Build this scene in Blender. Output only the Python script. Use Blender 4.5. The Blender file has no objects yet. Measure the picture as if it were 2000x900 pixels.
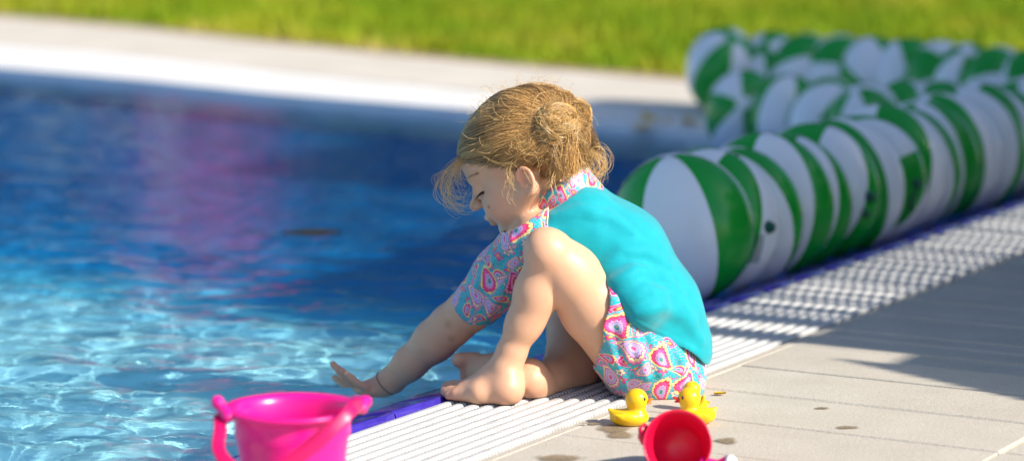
import bpy, math, random
import numpy as np

random.seed(7)
RNG = np.random.default_rng(7)
SC = bpy.context.scene
COL = SC.collection
R = math.radians

# ------------------------------------------------------------------ camera
FPX, CX, CY = 5500.0, 1000.0, 450.0          # focal length and centre in photo pixels
PITCH = math.atan(800.0 / FPX)
CAM_H = 0.717
cam_d = bpy.data.cameras.new('camera')
cam = bpy.data.objects.new('camera', cam_d)
COL.objects.link(cam)
cam.location = (0, 0, CAM_H)
cam.rotation_euler = (math.pi / 2 - PITCH, 0, 0)
cam_d.sensor_width = 36.0
cam_d.lens = 36.0 * FPX / 2000.0
cam_d.clip_start, cam_d.clip_end = 0.05, 600
cam_d.dof.use_dof = True
cam_d.dof.focus_distance = 3.47
cam_d.dof.aperture_fstop = 3.1
SC.camera = cam

# ------------------------------------------------------------------ light
SUN_EL, SUN_AZ = 36.0, -30.0                 # azimuth of the sun seen from the scene, degrees from +X
sdir = np.array([math.cos(R(SUN_EL)) * math.cos(R(SUN_AZ)), math.cos(R(SUN_EL)) * math.sin(R(SUN_AZ)), math.sin(R(SUN_EL))])
world = bpy.data.worlds.new('World')
SC.world = world
world.use_nodes = True
wn = world.node_tree
bg = wn.nodes['Background']
sky = wn.nodes.new('ShaderNodeTexSky')
sky.sky_type = 'NISHITA'
sky.sun_disc = False
sky.sun_elevation = R(SUN_EL)
sky.sun_rotation = math.atan2(sdir[0], sdir[1])
sky.altitude = 100
sky.ozone_density = 3.0
wn.links.new(sky.outputs[0], bg.inputs[0])
bg.inputs[1].default_value = 0.12
sl = bpy.data.lights.new('sun', 'SUN')
sl.energy = 5.0
sl.angle = R(1.1)
sl.color = (1.0, 0.92, 0.79)
sl.cycles.is_caustics_light = True
sun = bpy.data.objects.new('sun', sl)
COL.objects.link(sun)
from mathutils import Vector, Matrix
sun.rotation_euler = Vector(sdir).to_track_quat('Z', 'Y').to_euler()
SC.view_settings.view_transform = 'Standard'
SC.view_settings.look = 'None'
SC.view_settings.gamma = 1.0
SC.view_settings.use_curve_mapping = False
SC.view_settings.exposure = 0.58
SC.cycles.max_bounces = 8
SC.cycles.use_denoising = True

# ------------------------------------------------------------------ pixel -> place
def ray(px, py):
    return np.array([(px - CX) / FPX, math.cos(PITCH) - (py - CY) / FPX * math.sin(PITCH),
                     -math.sin(PITCH) - (py - CY) / FPX * math.cos(PITCH)])
CAM = np.array([0, 0, CAM_H])
def PZ(px, py, z=0.0):
    d = ray(px, py)
    return CAM + d * ((z - CAM_H) / d[2])
def J(px, py, Y):
    d = ray(px, py)
    return CAM + d * (Y / d[1])
EU = np.array([0.5, 0.8660254, 0.0])         # along the pool edge
EV = np.array([0.8660254, -0.5, 0.0])        # from the water on to the deck
V0 = -1.802                                   # EV coordinate of the grate's water side
def UV(u, v, z=0.0):
    p = EU * u + EV * (v + V0)
    return np.array([p[0], p[1], z])

# ------------------------------------------------------------------ mesh helpers
def mesh_obj(name, verts, faces, mat, parent=None, smooth=True):
    me = bpy.data.meshes.new(name)
    v = np.asarray(verts, dtype=np.float32)
    if isinstance(faces, np.ndarray):
        n, k = faces.shape
        me.vertices.add(len(v)); me.vertices.foreach_set('co', v.ravel())
        me.loops.add(n * k); me.loops.foreach_set('vertex_index', faces.astype(np.int32).ravel())
        me.polygons.add(n); me.polygons.foreach_set('loop_start', (np.arange(n) * k).astype(np.int32))
        me.update(calc_edges=True)
    else:
        me.from_pydata([tuple(p) for p in v.tolist()], [], faces)
    me.validate()
    if smooth:
        me.polygons.foreach_set('use_smooth', np.ones(len(me.polygons), dtype=bool))
    me.materials.append(mat)
    o = bpy.data.objects.new(name, me)
    COL.objects.link(o)
    if parent is not None:
        o.parent = parent
        o.matrix_parent_inverse = parent.matrix_basis.inverted()
    return o
def vcol(o, name, cols):
    a = o.data.color_attributes.new(name, 'FLOAT_COLOR', 'POINT')
    c = np.ones((len(o.data.vertices), 4), dtype=np.float32)
    c[:, :3] = cols
    a.data.foreach_set('color', c.ravel())
def vuv(o, uv):
    a = o.data.attributes.new('cloth_uv', 'FLOAT_VECTOR', 'POINT')
    c = np.zeros((len(o.data.vertices), 3), dtype=np.float32)
    c[:, :uv.shape[1]] = uv
    a.data.foreach_set('vector', c.ravel())
def tag(o, label=None, cat=None, group=None, kind=None):
    if label: o['label'] = label
    if cat: o['category'] = cat
    if group: o['group'] = group
    if kind: o['kind'] = kind
    return o
def empty(name, loc=(0, 0, 0), rz=0.0):
    o = bpy.data.objects.new(name, None)
    o.empty_display_size = 0.05
    o.location = tuple(float(x) for x in loc)
    o.rotation_euler = (0, 0, rz)
    COL.objects.link(o)
    o.matrix_basis = Matrix.Translation(Vector([float(x) for x in loc])) @ Matrix.Rotation(rz, 4, 'Z')
    return o
def lathe(profile, n=48, closed=False):
    """profile of (radius, z) pairs turned round z"""
    vs, fs = [], []
    m = len(profile)
    for i in range(n):
        a = 2 * math.pi * i / n
        for r_, z_ in profile:
            vs.append((r_ * math.cos(a), r_ * math.sin(a), z_))
    for i in range(n):
        j = (i + 1) % n
        for k in range(m - 1 + (1 if closed else 0)):
            k2 = (k + 1) % m
            fs.append((i * m + k, j * m + k, j * m + k2, i * m + k2))
    return np.array(vs), fs
def tube(path, rad, sides=8, flat=None, cap=True):
    """round or flattened tube along a path; flat = (width, thickness, up)"""
    path = np.asarray(path, float)
    n = len(path)
    rad = np.broadcast_to(np.asarray(rad, float), (n,))
    t = np.gradient(path, axis=0)
    t /= np.linalg.norm(t, axis=1)[:, None]
    up = np.array([0.0, 0, 1]) if flat is None else np.asarray(flat[2], float)
    vs, fs = [], []
    for i in range(n):
        s = np.cross(t[i], up)
        if np.linalg.norm(s) < 1e-4: s = np.cross(t[i], [0.3, 1, 0.1])
        s /= np.linalg.norm(s)
        w = np.cross(s, t[i])
        for k in range(sides):
            a = 2 * math.pi * (k + 0.5) / sides
            if flat is None:
                vs.append(path[i] + rad[i] * (math.cos(a) * s + math.sin(a) * w))
            else:
                ca, sa = math.cos(a), math.sin(a)
                ca = math.copysign(abs(ca) ** 0.4, ca); sa = math.copysign(abs(sa) ** 0.4, sa)
                vs.append(path[i] + flat[0] * ca * s + flat[1] * sa * w)
    for i in range(n - 1):
        for k in range(sides):
            k2 = (k + 1) % sides
            fs.append((i * sides + k, i * sides + k2, (i + 1) * sides + k2, (i + 1) * sides + k))
    if cap:
        fs.append(tuple(range(sides))[::-1]); fs.append(tuple((n - 1) * sides + k for k in range(sides)))
    return np.array(vs), fs
def join(parts):
    V, F, o = [], [], 0
    for v, f in parts:
        V.append(np.asarray(v)); F += [tuple(int(i) + o for i in q) for q in f]; o += len(v)
    return np.concatenate(V), F

# ------------------------------------------------------------------ node helpers
class NT:
    def __init__(s, mat): s.t = mat.node_tree
    def new(s, typ, **kw):
        n = s.t.nodes.new(typ)
        for k, v in kw.items(): setattr(n, k, v)
        return n
    def link(s, a, b): s.t.links.new(a, b)
    def put(s, sock, v):
        if hasattr(v, 'is_linked') or isinstance(v, bpy.types.NodeSocket): s.link(v, sock)
        else: sock.default_value = v
    def m(s, op, *a):
        n = s.new('ShaderNodeMath', operation=op)
        for i, x in enumerate(a): s.put(n.inputs[i], x)
        return n.outputs[0]
    def vm(s, op, *a):
        n = s.new('ShaderNodeVectorMath', operation=op)
        for i, x in enumerate(a): s.put(n.inputs[i], x)
        return n.outputs[1] if op in ('LENGTH', 'DISTANCE', 'DOT_PRODUCT') else n.outputs[0]
    def mix(s, f, a, b, mode='MIX'):
        n = s.new('ShaderNodeMix', data_type='RGBA', blend_type=mode)
        s.put(n.inputs[0], f); s.put(n.inputs[6], a); s.put(n.inputs[7], b)
        return n.outputs[2]
    def ramp(s, f, stops, interp='LINEAR'):
        n = s.new('ShaderNodeValToRGB')
        cr = n.color_ramp; cr.interpolation = interp
        while len(cr.elements) < len(stops): cr.elements.new(0.5)
        for e, (p, c) in zip(cr.elements, stops):
            e.position = p; e.color = (c[0], c[1], c[2], 1) if not isinstance(c, (int, float)) else (c, c, c, 1)
        s.put(n.inputs[0], f)
        return n.outputs[0]
    def noise(s, vec, scale, detail=3, rough=0.55, dist=0.0):
        n = s.new('ShaderNodeTexNoise')
        if vec is not None: s.link(vec, n.inputs['Vector'])
        n.inputs['Scale'].default_value = scale; n.inputs['Detail'].default_value = detail
        n.inputs['Roughness'].default_value = rough; n.inputs['Distortion'].default_value = dist
        return n.outputs[0]
    def bump(s, h, strength, dist, normal=None):
        n = s.new('ShaderNodeBump')
        n.inputs['Strength'].default_value = strength; n.inputs['Distance'].default_value = dist
        s.link(h, n.inputs['Height'])
        if normal is not None: s.link(normal, n.inputs['Normal'])
        return n.outputs[0]
    def pos(s): return s.new('ShaderNodeNewGeometry').outputs['Position']
    def attr(s, name): return s.new('ShaderNodeAttribute', attribute_name=name)
    def mapping(s, vec, scale=(1, 1, 1), rot=(0, 0, 0)):
        n = s.new('ShaderNodeMapping')
        s.link(vec, n.inputs[0]); n.inputs[3].default_value = scale; n.inputs[2].default_value = rot
        return n.outputs[0]
def mat(name, color=(0.5, 0.5, 0.5), rough=0.5, spec=0.5, **kw):
    m = bpy.data.materials.new(name)
    m.use_nodes = True
    b = m.node_tree.nodes['Principled BSDF']
    b.inputs['Base Color'].default_value = (*color, 1)
    b.inputs['Roughness'].default_value = rough
    b.inputs['Specular IOR Level'].default_value = spec
    for k, v in kw.items():
        b.inputs[k].default_value = v
    return m, NT(m), b
def lin(r, g, b):
    f = lambda c: (c / 255 / 12.92) if c / 255 <= 0.04045 else ((c / 255 + 0.055) / 1.055) ** 2.4
    return (f(r), f(g), f(b))
C4 = lambda c: (c[0], c[1], c[2], 1)

# ------------------------------------------------------------------ materials
# concrete paving
m_slab, n, b = mat('concrete_paving', rough=0.85, spec=0.3)
p = n.pos()
oi = n.new('ShaderNodeObjectInfo')
f1 = n.noise(p, 9, 5, 0.6); f2 = n.noise(p, 420, 2, 0.7); f3 = n.noise(p, 2.3, 2)
c = n.ramp(f1, [(0.3, (0.49, 0.445, 0.375)), (0.7, (0.57, 0.525, 0.45))])
c = n.mix(n.ramp(f2, [(0.35, 0.35), (0.62, 0)]), c, C4((0.23, 0.195, 0.155)))
c = n.mix(n.ramp(f3, [(0.55, 0), (0.75, 0.5)]), c, C4((0.53, 0.48, 0.41)))
c = n.mix(n.m('MULTIPLY', oi.outputs['Random'], 0.10), c, C4((0.36, 0.30, 0.24)))
# damp footprints and drips: wet concrete is darker and glossier
sp = n.noise(n.mapping(p, (1, 1, 1), (0, 0, R(60))), 13, 3, 0.45, 0.6)
wet = n.m('MULTIPLY', n.ramp(sp, [(0.72, 0), (0.75, 1)]), 0.4)
c = n.mix(wet, c, C4((0.17, 0.115, 0.065)))
n.link(c, b.inputs['Base Color'])
n.link(n.m('SUBTRACT', 0.88, n.m('MULTIPLY', wet, 0.35)), b.inputs['Roughness'])
n.link(n.bump(n.m('ADD', n.m('MULTIPLY', f2, 0.6), n.noise(p, 150, 3)), 0.5, 0.0016), b.inputs['Normal'])
m_wet, n, b = mat('damp_concrete', (0.26, 0.19, 0.12), rough=0.55, spec=0.4)
p = n.pos(); n.link(n.ramp(n.noise(p, 260, 2), [(0.35, (0.20, 0.145, 0.085)), (0.65, (0.33, 0.255, 0.17))]), b.inputs['Base Color'])
rim = n.attr('soak').outputs['Fac']
n.link(n.m('MULTIPLY', n.ramp(n.m('ADD', rim, n.m('MULTIPLY', n.m('SUBTRACT', n.noise(p, 70, 4), 0.5), 0.9)), [(0.12, 0), (0.55, 1)]), 0.85), b.inputs['Alpha'])
m_joint, n, b = mat('joint_grit', (0.06, 0.05, 0.035), rough=0.95, spec=0.1)
p = n.pos(); n.link(n.ramp(n.noise(p, 120, 3), [(0.4, (0.05, 0.04, 0.025)), (0.62, (0.33, 0.27, 0.19))]), b.inputs['Base Color'])
m_path, n, b = mat('far_paving', rough=0.85, spec=0.3)
p = n.pos(); n.link(n.ramp(n.noise(p, 4, 4), [(0.3, (0.50, 0.455, 0.39)), (0.7, (0.60, 0.555, 0.49))]), b.inputs['Base Color'])
m_sand, n, b = mat('dry_turf_edge', rough=0.95, spec=0.1)
p = n.pos(); n.link(n.ramp(n.noise(p, 14, 4), [(0.3, (0.30, 0.18, 0.08)), (0.7, (0.52, 0.36, 0.2))]), b.inputs['Base Color'])
# white plastic grate
m_grate, n, b = mat('white_grate_plastic', rough=0.5, spec=0.4)
p = n.pos()
along = n.vm('DOT_PRODUCT', p, tuple(EU))
ser = n.m('ABSOLUTE', n.m('SINE', n.m('MULTIPLY', along, math.pi / 0.0075)))
c = n.ramp(n.noise(n.mapping(p, (1, 1, 1), (0, 0, R(-60))), 30, 4), [(0.26, (0.46, 0.45, 0.43)), (0.45, (0.60, 0.60, 0.595)), (0.8, (0.66, 0.66, 0.655))])
c = n.mix(n.ramp(n.noise(n.mapping(p, (6, 1, 1), (0, 0, R(-60))), 60, 3), [(0.64, 0), (0.72, 0.55)]), c, C4((0.36, 0.33, 0.31)))
n.link(c, b.inputs['Base Color'])
n.link(n.bump(ser, 1.0, 0.0026), b.inputs['Normal'])
m_farwhite, n, b = mat('white_far_grate', (0.80, 0.79, 0.77), rough=0.5)
p = n.pos(); n.link(n.ramp(n.noise(p, 6, 3), [(0.3, (0.74, 0.73, 0.71)), (0.7, (0.82, 0.81, 0.80))]), b.inputs['Base Color'])
m_chan, n, b = mat('drain_channel', (0.10, 0.095, 0.10), rough=0.7)
p = n.pos(); n.link(n.ramp(n.noise(p, 40, 3), [(0.3, (0.07, 0.065, 0.07)), (0.7, (0.16, 0.15, 0.15))]), b.inputs['Base Color'])
# violet-blue glazed tile, chipped
m_tile, n, b = mat('violet_tile', rough=0.16, spec=0.6)
p = n.pos()
c = n.ramp(n.noise(p, 40, 4), [(0.3, (0.028, 0.018, 0.26)), (0.7, (0.06, 0.036, 0.40))])
cr = n.noise(n.mapping(p, (1, 5, 1), (0, 0, R(20))), 55, 3, 0.6, 1.0)
c = n.mix(n.ramp(cr, [(0.69, 0), (0.72, 0.7)]), c, C4((0.5, 0.47, 0.6)))
n.link(c, b.inputs['Base Color'])
n.link(n.bump(n.noise(n.mapping(p, (1, 1, 1)), 160, 3), 0.25, 0.0015), b.inputs['Normal'])
# pool water: clear, over a blue liner
m_water, n, b = mat('pool_water', (0.86, 0.97, 1.0), rough=0.0, spec=0.5)
b.inputs['IOR'].default_value = 1.33
b.inputs['Transmission Weight'].default_value = 1.0
p = n.pos()
w1 = n.noise(n.mapping(p, (1, 1.25, 1), (0, 0, R(12))), 30, 4, 0.6, 0.8)
n.link(n.bump(w1, 0.30, 0.004), b.inputs['Normal'])
m_pool, n, b = mat('pool_liner', (0.05, 0.32, 0.52), rough=0.5)
p = n.pos()
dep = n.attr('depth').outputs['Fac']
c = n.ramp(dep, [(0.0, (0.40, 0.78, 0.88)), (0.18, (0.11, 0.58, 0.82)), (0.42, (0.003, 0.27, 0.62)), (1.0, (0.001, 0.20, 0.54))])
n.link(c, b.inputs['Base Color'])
# grass
m_lawn, n, b = mat('lawn_turf', rough=0.95, spec=0.1)
p = n.pos()
c = n.ramp(n.noise(p, 1.4, 4, 0.6), [(0.35, (0.12, 0.19, 0.003)), (0.52, (0.18, 0.235, 0.004)), (0.68, (0.36, 0.30, 0.05))])
n.link(c, b.inputs['Base Color'])
m_grass, n, b = mat('grass_blades', rough=0.7, spec=0.2)
p = n.pos()
big = n.noise(n.mapping(p, (1, 0.7, 1)), 1.5, 3, 0.6)
c = n.ramp(big, [(0.30, (0.10, 0.205, 0.002)), (0.47, (0.18, 0.27, 0.003)), (0.60, (0.32, 0.33, 0.015)), (0.72, (0.52, 0.43, 0.11))])
c = n.mix(n.ramp(n.noise(p, 9, 2), [(0.45, 0), (0.7, 0.45)]), c, C4((0.08, 0.16, 0.004)))
n.link(c, b.inputs['Base Color'])
b.inputs['Subsurface Weight'].default_value = 0.0
# skin
m_skin, n, b = mat('skin', rough=0.44, spec=0.4)
ta = n.attr('tint').outputs['Color']
p = n.pos()
mott = n.ramp(n.noise(p, 90, 4, 0.6), [(0.3, (0.97, 0.925, 0.905)), (0.7, (1.0, 1.0, 1.0))])
n.link(n.mix(1.0, ta, mott, 'MULTIPLY'), b.inputs['Base Color'])
b.inputs['Subsurface Weight'].default_value = 0.22
b.inputs['Subsurface Radius'].default_value = (1.0, 0.35, 0.2)
b.inputs['Subsurface Scale'].default_value = 0.006
n.link(n.bump(n.noise(p, 700, 3), 0.14, 0.0006), b.inputs['Normal'])
# turquoise swim shirt
m_shirt, n, b = mat('turquoise_lycra', rough=0.70, spec=0.18)
p = n.pos()
n.link(n.ramp(n.noise(p, 60, 3), [(0.3, (0.0, 0.31, 0.375)), (0.7, (0.002, 0.35, 0.415))]), b.inputs['Base Color'])
b.inputs['Sheen Weight'].default_value = 0.25
wr = n.noise(n.mapping(p, (0.5, 1, 2.2), (0, R(-35), 0)), 34, 3, 0.55, 0.6)
n.link(n.bump(n.noise(p, 1100, 2), 0.14, 0.0005, n.bump(wr, 0.25, 0.003)), b.inputs['Normal'])
m_seam, n, b = mat('cream_stitching', (0.75, 0.66, 0.5), rough=0.8)
# paisley print
def paisley():
    m, n, b = mat('paisley_print', rough=0.5, spec=0.3)
    uv = n.attr('cloth_uv').outputs['Vector']
    wob = n.new('ShaderNodeTexNoise'); n.link(uv, wob.inputs['Vector']); wob.inputs['Scale'].default_value = 45
    uvw = n.vm('ADD', uv, n.vm('SCALE', n.vm('SUBTRACT', wob.outputs[1], (0.5, 0.5, 0.5)), (0, 0, 0)))
    uvw.node.inputs[1].links[0].from_node.inputs['Scale'].default_value = 0.006
    def cell(scale, rnd, off):
        v = n.new('ShaderNodeTexVoronoi', voronoi_dimensions='2D')
        v.inputs['Scale'].default_value = 1.0; v.inputs['Randomness'].default_value = rnd
        q = n.vm('ADD', n.vm('MULTIPLY', uvw, (scale, scale, 0)), (off, off * 0.7, 0))
        n.link(q, v.inputs['Vector'])
        l = n.vm('SUBTRACT', q, v.outputs['Position'])
        rgb = n.new('ShaderNodeSeparateColor'); n.link(v.outputs['Color'], rgb.inputs[0])
        ang = n.m('MULTIPLY', rgb.outputs[0], 6.283)
        rot = n.new('ShaderNodeVectorRotate', rotation_type='Z_AXIS')
        n.link(l, rot.inputs['Vector']); n.link(ang, rot.inputs['Angle'])
        s = n.new('ShaderNodeSeparateXYZ'); n.link(rot.outputs[0], s.inputs[0])
        return s.outputs[0], s.outputs[1], rgb.outputs[1], rgb.outputs[2]
    teal = (0.012, 0.46, 0.50)
    def drops(scale, off, base, thin=0.0):
        x, y, g, bl = cell(scale, 0.72, off)
        x2 = n.m('ADD', x, n.m('MULTIPLY', n.m('MULTIPLY', y, y), 0.85))
        wid = n.m('SUBTRACT', 0.31, n.m('MULTIPLY', y, 0.36))
        d = n.m('SQRT', n.m('ADD', n.m('POWER', n.m('DIVIDE', x2, n.m('MAXIMUM', wid, 0.05)), 2.0), n.m('POWER', n.m('DIVIDE', y, 0.56), 2.0)))
        an = n.m('ARCTAN2', y, x2)
        d = n.m('ADD', d, n.m('MULTIPLY', n.m('SINE', n.m('MULTIPLY', an, 17.0)), 0.035))
        A = n.ramp(d, [(0, (0.03, 0.30, 0.22)), (0.15, (0.52, 0.44, 0.78)), (0.26, (0.10, 0.10, 0.35)), (0.29, (0.70, 0.42, 0.66)), (0.38, (0.80, 0.06, 0.28)), (0.56, (0.70, 0.02, 0.06)), (0.64, (0.85, 0.62, 0.20)), (0.69, (0.80, 0.74, 0.28)), (0.80, (0.30, 0.03, 0.22)), (0.84, (0.10, 0.55, 0.55)), (0.88, teal)], 'CONSTANT')
        B = n.ramp(d, [(0, (0.80, 0.08, 0.30)), (0.15, (0.72, 0.50, 0.70)), (0.28, (0.20, 0.36, 0.66)), (0.36, (0.66, 0.40, 0.72)), (0.50, (0.30, 0.05, 0.30)), (0.56, (0.83, 0.70, 0.36)), (0.68, (0.80, 0.25, 0.42)), (0.78, (0.62, 0.02, 0.30)), (0.82, (0.05, 0.40, 0.45)), (0.87, teal)], 'CONSTANT')
        Cc = n.ramp(d, [(0, (0.85, 0.62, 0.10)), (0.16, (0.72, 0.03, 0.08)), (0.34, (0.84, 0.30, 0.48)), (0.48, (0.66, 0.02, 0.22)), (0.66, (0.83, 0.45, 0.58)), (0.78, (0.28, 0.02, 0.25)), (0.83, teal)], 'CONSTANT')
        # speckles inside the solid drops
        col = n.mix(n.m('GREATER_THAN', g, 0.42), A, B)
        col = n.mix(n.m('GREATER_THAN', g, 0.76), col, Cc)
        inside = n.m('LESS_THAN', d, 0.96)
        return n.mix(inside, base, col), d
    def flowers(scale, off, base, keep):
        x, y, g, bl = cell(scale, 0.55, off)
        r_ = n.m('SQRT', n.m('ADD', n.m('MULTIPLY', x, x), n.m('MULTIPLY', y, y)))
        an = n.m('ARCTAN2', y, x)
        rr = n.m('DIVIDE', r_, n.m('ADD', 0.31, n.m('MULTIPLY', n.m('COSINE', n.m('MULTIPLY', an, 5.0)), 0.10)))
        c1 = n.ramp(rr, [(0, (0.85, 0.60, 0.05)), (0.28, (0.65, 0.02, 0.06)), (0.42, (0.82, 0.10, 0.30)), (0.82, (0.40, 0.0, 0.15)), (1.0, teal)], 'CONSTANT')
        c2 = n.ramp(rr, [(0, (0.70, 0.05, 0.20)), (0.25, (0.05, 0.30, 0.15)), (0.40, (0.80, 0.78, 0.45)), (0.80, (0.55, 0.05, 0.35)), (1.0, teal)], 'CONSTANT')
        cc = n.mix(n.m('GREATER_THAN', bl, 0.55), c1, c2)
        k = n.m('MULTIPLY', n.m('LESS_THAN', rr, 1.0), n.m('LESS_THAN', g, keep))
        return n.mix(k, base, cc)
    dots = n.new('ShaderNodeTexVoronoi', voronoi_dimensions='2D'); n.link(uvw, dots.inputs['Vector']); dots.inputs['Scale'].default_value = 330
    base = n.mix(n.ramp(n.noise(uv, 70, 2), [(0.4, 0), (0.6, 1)]), C4(teal), C4((0.03, 0.36, 0.46)))
    base = flowers(64, 3.3, base, 0.75)
    base, _ = drops(42, 7.9, base)
    col, d = drops(24, 1.7, base)
    col = n.mix(n.m('MULTIPLY', n.m('LESS_THAN', dots.outputs['Distance'], 0.24), 0.40), col, C4((0.75, 0.20, 0.35)))
    n.link(col, b.inputs['Base Color'])
    b.inputs['Sheen Weight'].default_value = 0.12
    n.link(n.bump(n.noise(n.pos(), 1300, 1), 0.12, 0.0004), b.inputs['Normal'])
    return m
m_paisley = paisley()
# hair
m_hair, n, b = mat('hair_strands', rough=0.30, spec=0.8)
n.link(n.attr('tint').outputs['Color'], b.inputs['Base Color'])
m_scalp, n, b = mat('hair_underlayer', (0.11, 0.06, 0.025), rough=0.6)
p = n.pos(); n.link(n.ramp(n.noise(p, 160, 3), [(0.35, (0.075, 0.04, 0.016)), (0.65, (0.17, 0.095, 0.035))]), b.inputs['Base Color'])
m_lash, n, b = mat('lash_hair', (0.02, 0.013, 0.01), rough=0.6)
m_brow, n, b = mat('brow_hair', (0.42, 0.25, 0.14), rough=0.6)
# plastics
def plastic(name, col, var, rough=0.32, sss=0.0):
    m, n, b = mat(name, col, rough=rough, spec=0.5)
    n.link(n.ramp(n.noise(n.pos(), 25, 3), [(0.3, col), (0.7, var)]), b.inputs['Base Color'])
    n.link(n.bump(n.noise(n.pos(), 240, 2), 0.05, 0.0008), b.inputs['Normal'])
    if sss:
        b.inputs['Subsurface Weight'].default_value = sss
        b.inputs['Subsurface Radius'].default_value = (1, 0.4, 0.4)
        b.inputs['Subsurface Scale'].default_value = 0.008
    return m
m_pink = plastic('pink_plastic', (0.86, 0.010, 0.27), (0.80, 0.007, 0.24), 0.30, 0.15)
m_pinkd = plastic('red_pink_strap', (0.68, 0.004, 0.11), (0.62, 0.004, 0.10), 0.32)
m_red = plastic('raspberry_plastic', (0.74, 0.006, 0.06), (0.68, 0.005, 0.045), 0.28, 0.1)
m_white = plastic('white_plastic', (0.80, 0.79, 0.78), (0.76, 0.75, 0.74), 0.35)
m_yellow = plastic('yellow_vinyl', (0.86, 0.52, 0.006), (0.82, 0.48, 0.005), 0.34, 0.2)
m_orange = plastic('orange_vinyl', (0.85, 0.20, 0.01), (0.80, 0.17, 0.01), 0.35)
m_redv = plastic('red_vinyl', (0.72, 0.012, 0.012), (0.66, 0.01, 0.01), 0.35)
m_black = plastic('black_paint', (0.012, 0.011, 0.01), (0.02, 0.018, 0.016), 0.3)
m_bgreen = plastic('green_ball_vinyl', (0.003, 0.30, 0.026), (0.003, 0.34, 0.032), 0.22)
m_bwhite = plastic('white_ball_vinyl', (0.80, 0.81, 0.84), (0.82, 0.83, 0.85), 0.25)
m_bdark = plastic('dark_green_print', (0.003, 0.09, 0.05), (0.004, 0.10, 0.06), 0.4)
m_leafy = plastic('yellow_leaf', (0.62, 0.40, 0.015), (0.50, 0.30, 0.01), 0.6)
m_leafd = plastic('dark_wet_leaf', (0.022, 0.020, 0.016), (0.04, 0.034, 0.02), 0.35)
m_wood, n, b = mat('weathered_boards', rough=0.75)
p = n.pos(); n.link(n.ramp(n.noise(n.mapping(p, (8, 8, 0.8)), 9, 4), [(0.3, (0.16, 0.10, 0.055)), (0.7, (0.30, 0.20, 0.12))]), b.inputs['Base Color'])
m_bark, n, b = mat('bark', (0.09, 0.06, 0.04), rough=0.9)
p = n.pos(); n.link(n.ramp(n.noise(p, 12, 4), [(0.3, (0.05, 0.035, 0.025)), (0.7, (0.14, 0.10, 0.07))]), b.inputs['Base Color'])
m_leaf, n, b = mat('tree_leaves', (0.03, 0.07, 0.015), rough=0.8, spec=0.15)
p = n.pos(); n.link(n.ramp(n.noise(p, 1.5, 3), [(0.3, (0.014, 0.04, 0.01)), (0.7, (0.035, 0.075, 0.015))]), b.inputs['Base Color'])
m_petal, n, b = mat('pink_petals', (0.75, 0.02, 0.16), rough=0.6)
p = n.pos(); n.link(n.ramp(n.noise(p, 3, 3), [(0.3, (0.85, 0.02, 0.14)), (0.7, (0.85, 0.10, 0.28))]), b.inputs['Base Color'])

# ------------------------------------------------------------------ the setting
U0, U1 = 1.2, 9.0
# drain channel under the grate
def box_uv(u0, u1, v0, v1, z0, z1, bev=0.0):
    """box in pool-edge coordinates with bevelled top edges"""
    c = []
    for z, i in ((z0, 0), (z1 - bev, 0), (z1, bev)):
        for u, v in ((u0 + i, v0 + i), (u1 - i, v0 + i), (u1 - i, v1 - i), (u0 + i, v1 - i)):
            c.append(UV(u, v, z))
    f = [(3, 2, 1, 0)]
    for k in (0, 4):
        for i in range(4):
            j = (i + 1) % 4
            f.append((k + i, k + j, k + 4 + j, k + 4 + i))
    f.append((8, 9, 10, 11))
    return np.array(c), f
GW = 0.198
chan = mesh_obj('drain_channel', *box_uv(U0, U1, 0.001, GW + 0.006, -0.3, -0.021), m_chan, smooth=False)
tag(chan, kind='structure')
grate = empty('overflow_grate', UV(3.2, 0.1, 0))
tag(grate, kind='structure')
NS = 11
pitch = GW / NS
for i in range(NS):
    prof = []
    w = pitch - 0.0056
    va = i * pitch + 0.0028
    for a in np.linspace(0, math.pi, 9):
        prof.append((va + w / 2 - math.copysign(abs(math.cos(a)) ** 0.55, math.cos(a)) * w / 2, -0.0052 + 0.005 * math.sin(a) ** 0.8))
    prof = [(va, -0.0205)] + prof + [(va + w, -0.0205)]
    us = np.linspace(U0, U1, 40)
    vs = np.array([UV(u, v_, z_) for u in us for v_, z_ in prof])
    k = len(prof)
    fs = [(a * k + q, a * k + q + 1, (a + 1) * k + q + 1, (a + 1) * k + q) for a in range(len(us) - 1) for q in range(k - 1)]
    mesh_obj('slat', vs, fs, m_grate, grate)
for i in range(26):   # cross bars that carry the slats
    u = 1.35 + i * 0.3
    mesh_obj('cross_bar', *box_uv(u, u + 0.012, 0.003, GW, -0.021, -0.0075), m_grate, grate, smooth=False)
# violet edge tiles, nosing at the top and sloping into the water
edge = empty('pool_edge', UV(3.2, -0.03, 0))
tag(edge, kind='structure')
TL = 0.118
def tile(u0, u1):
    prof = [(-0.001, -0.05), (-0.001, -0.004), (-0.004, 0.0035), (-0.011, 0.0045), (-0.017, 0.0005), (-0.055, -0.008), (-0.086, -0.0165), (-0.096, -0.030), (-0.096, -0.05)]
    vs, k = [], len(prof)
    for u, s in ((u0, 0), (u0 + 0.002, 1), (u1 - 0.002, 1), (u1, 0)):
        for v_, z_ in prof:
            vs.append(UV(u, v_, z_ - (0 if s else 0.002)))
    fs = [(a * k + q + 1, a * k + q, (a + 1) * k + q, (a + 1) * k + q + 1) for a in range(3) for q in range(k - 1)]
    fs += [tuple(range(k))[::-1], tuple(3 * k + q for q in range(k))]
    return np.array(vs), fs
u = 2.37
while u < 7.2:
    mesh_obj('tile', *tile(u + 0.0012, u + TL - 0.0012), m_tile, edge)
    u += TL
mesh_obj('grout_bed', *box_uv(U0, U1, -0.0935, -0.0013, -1.0, -0.026), m_tile, edge, smooth=False)
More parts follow.
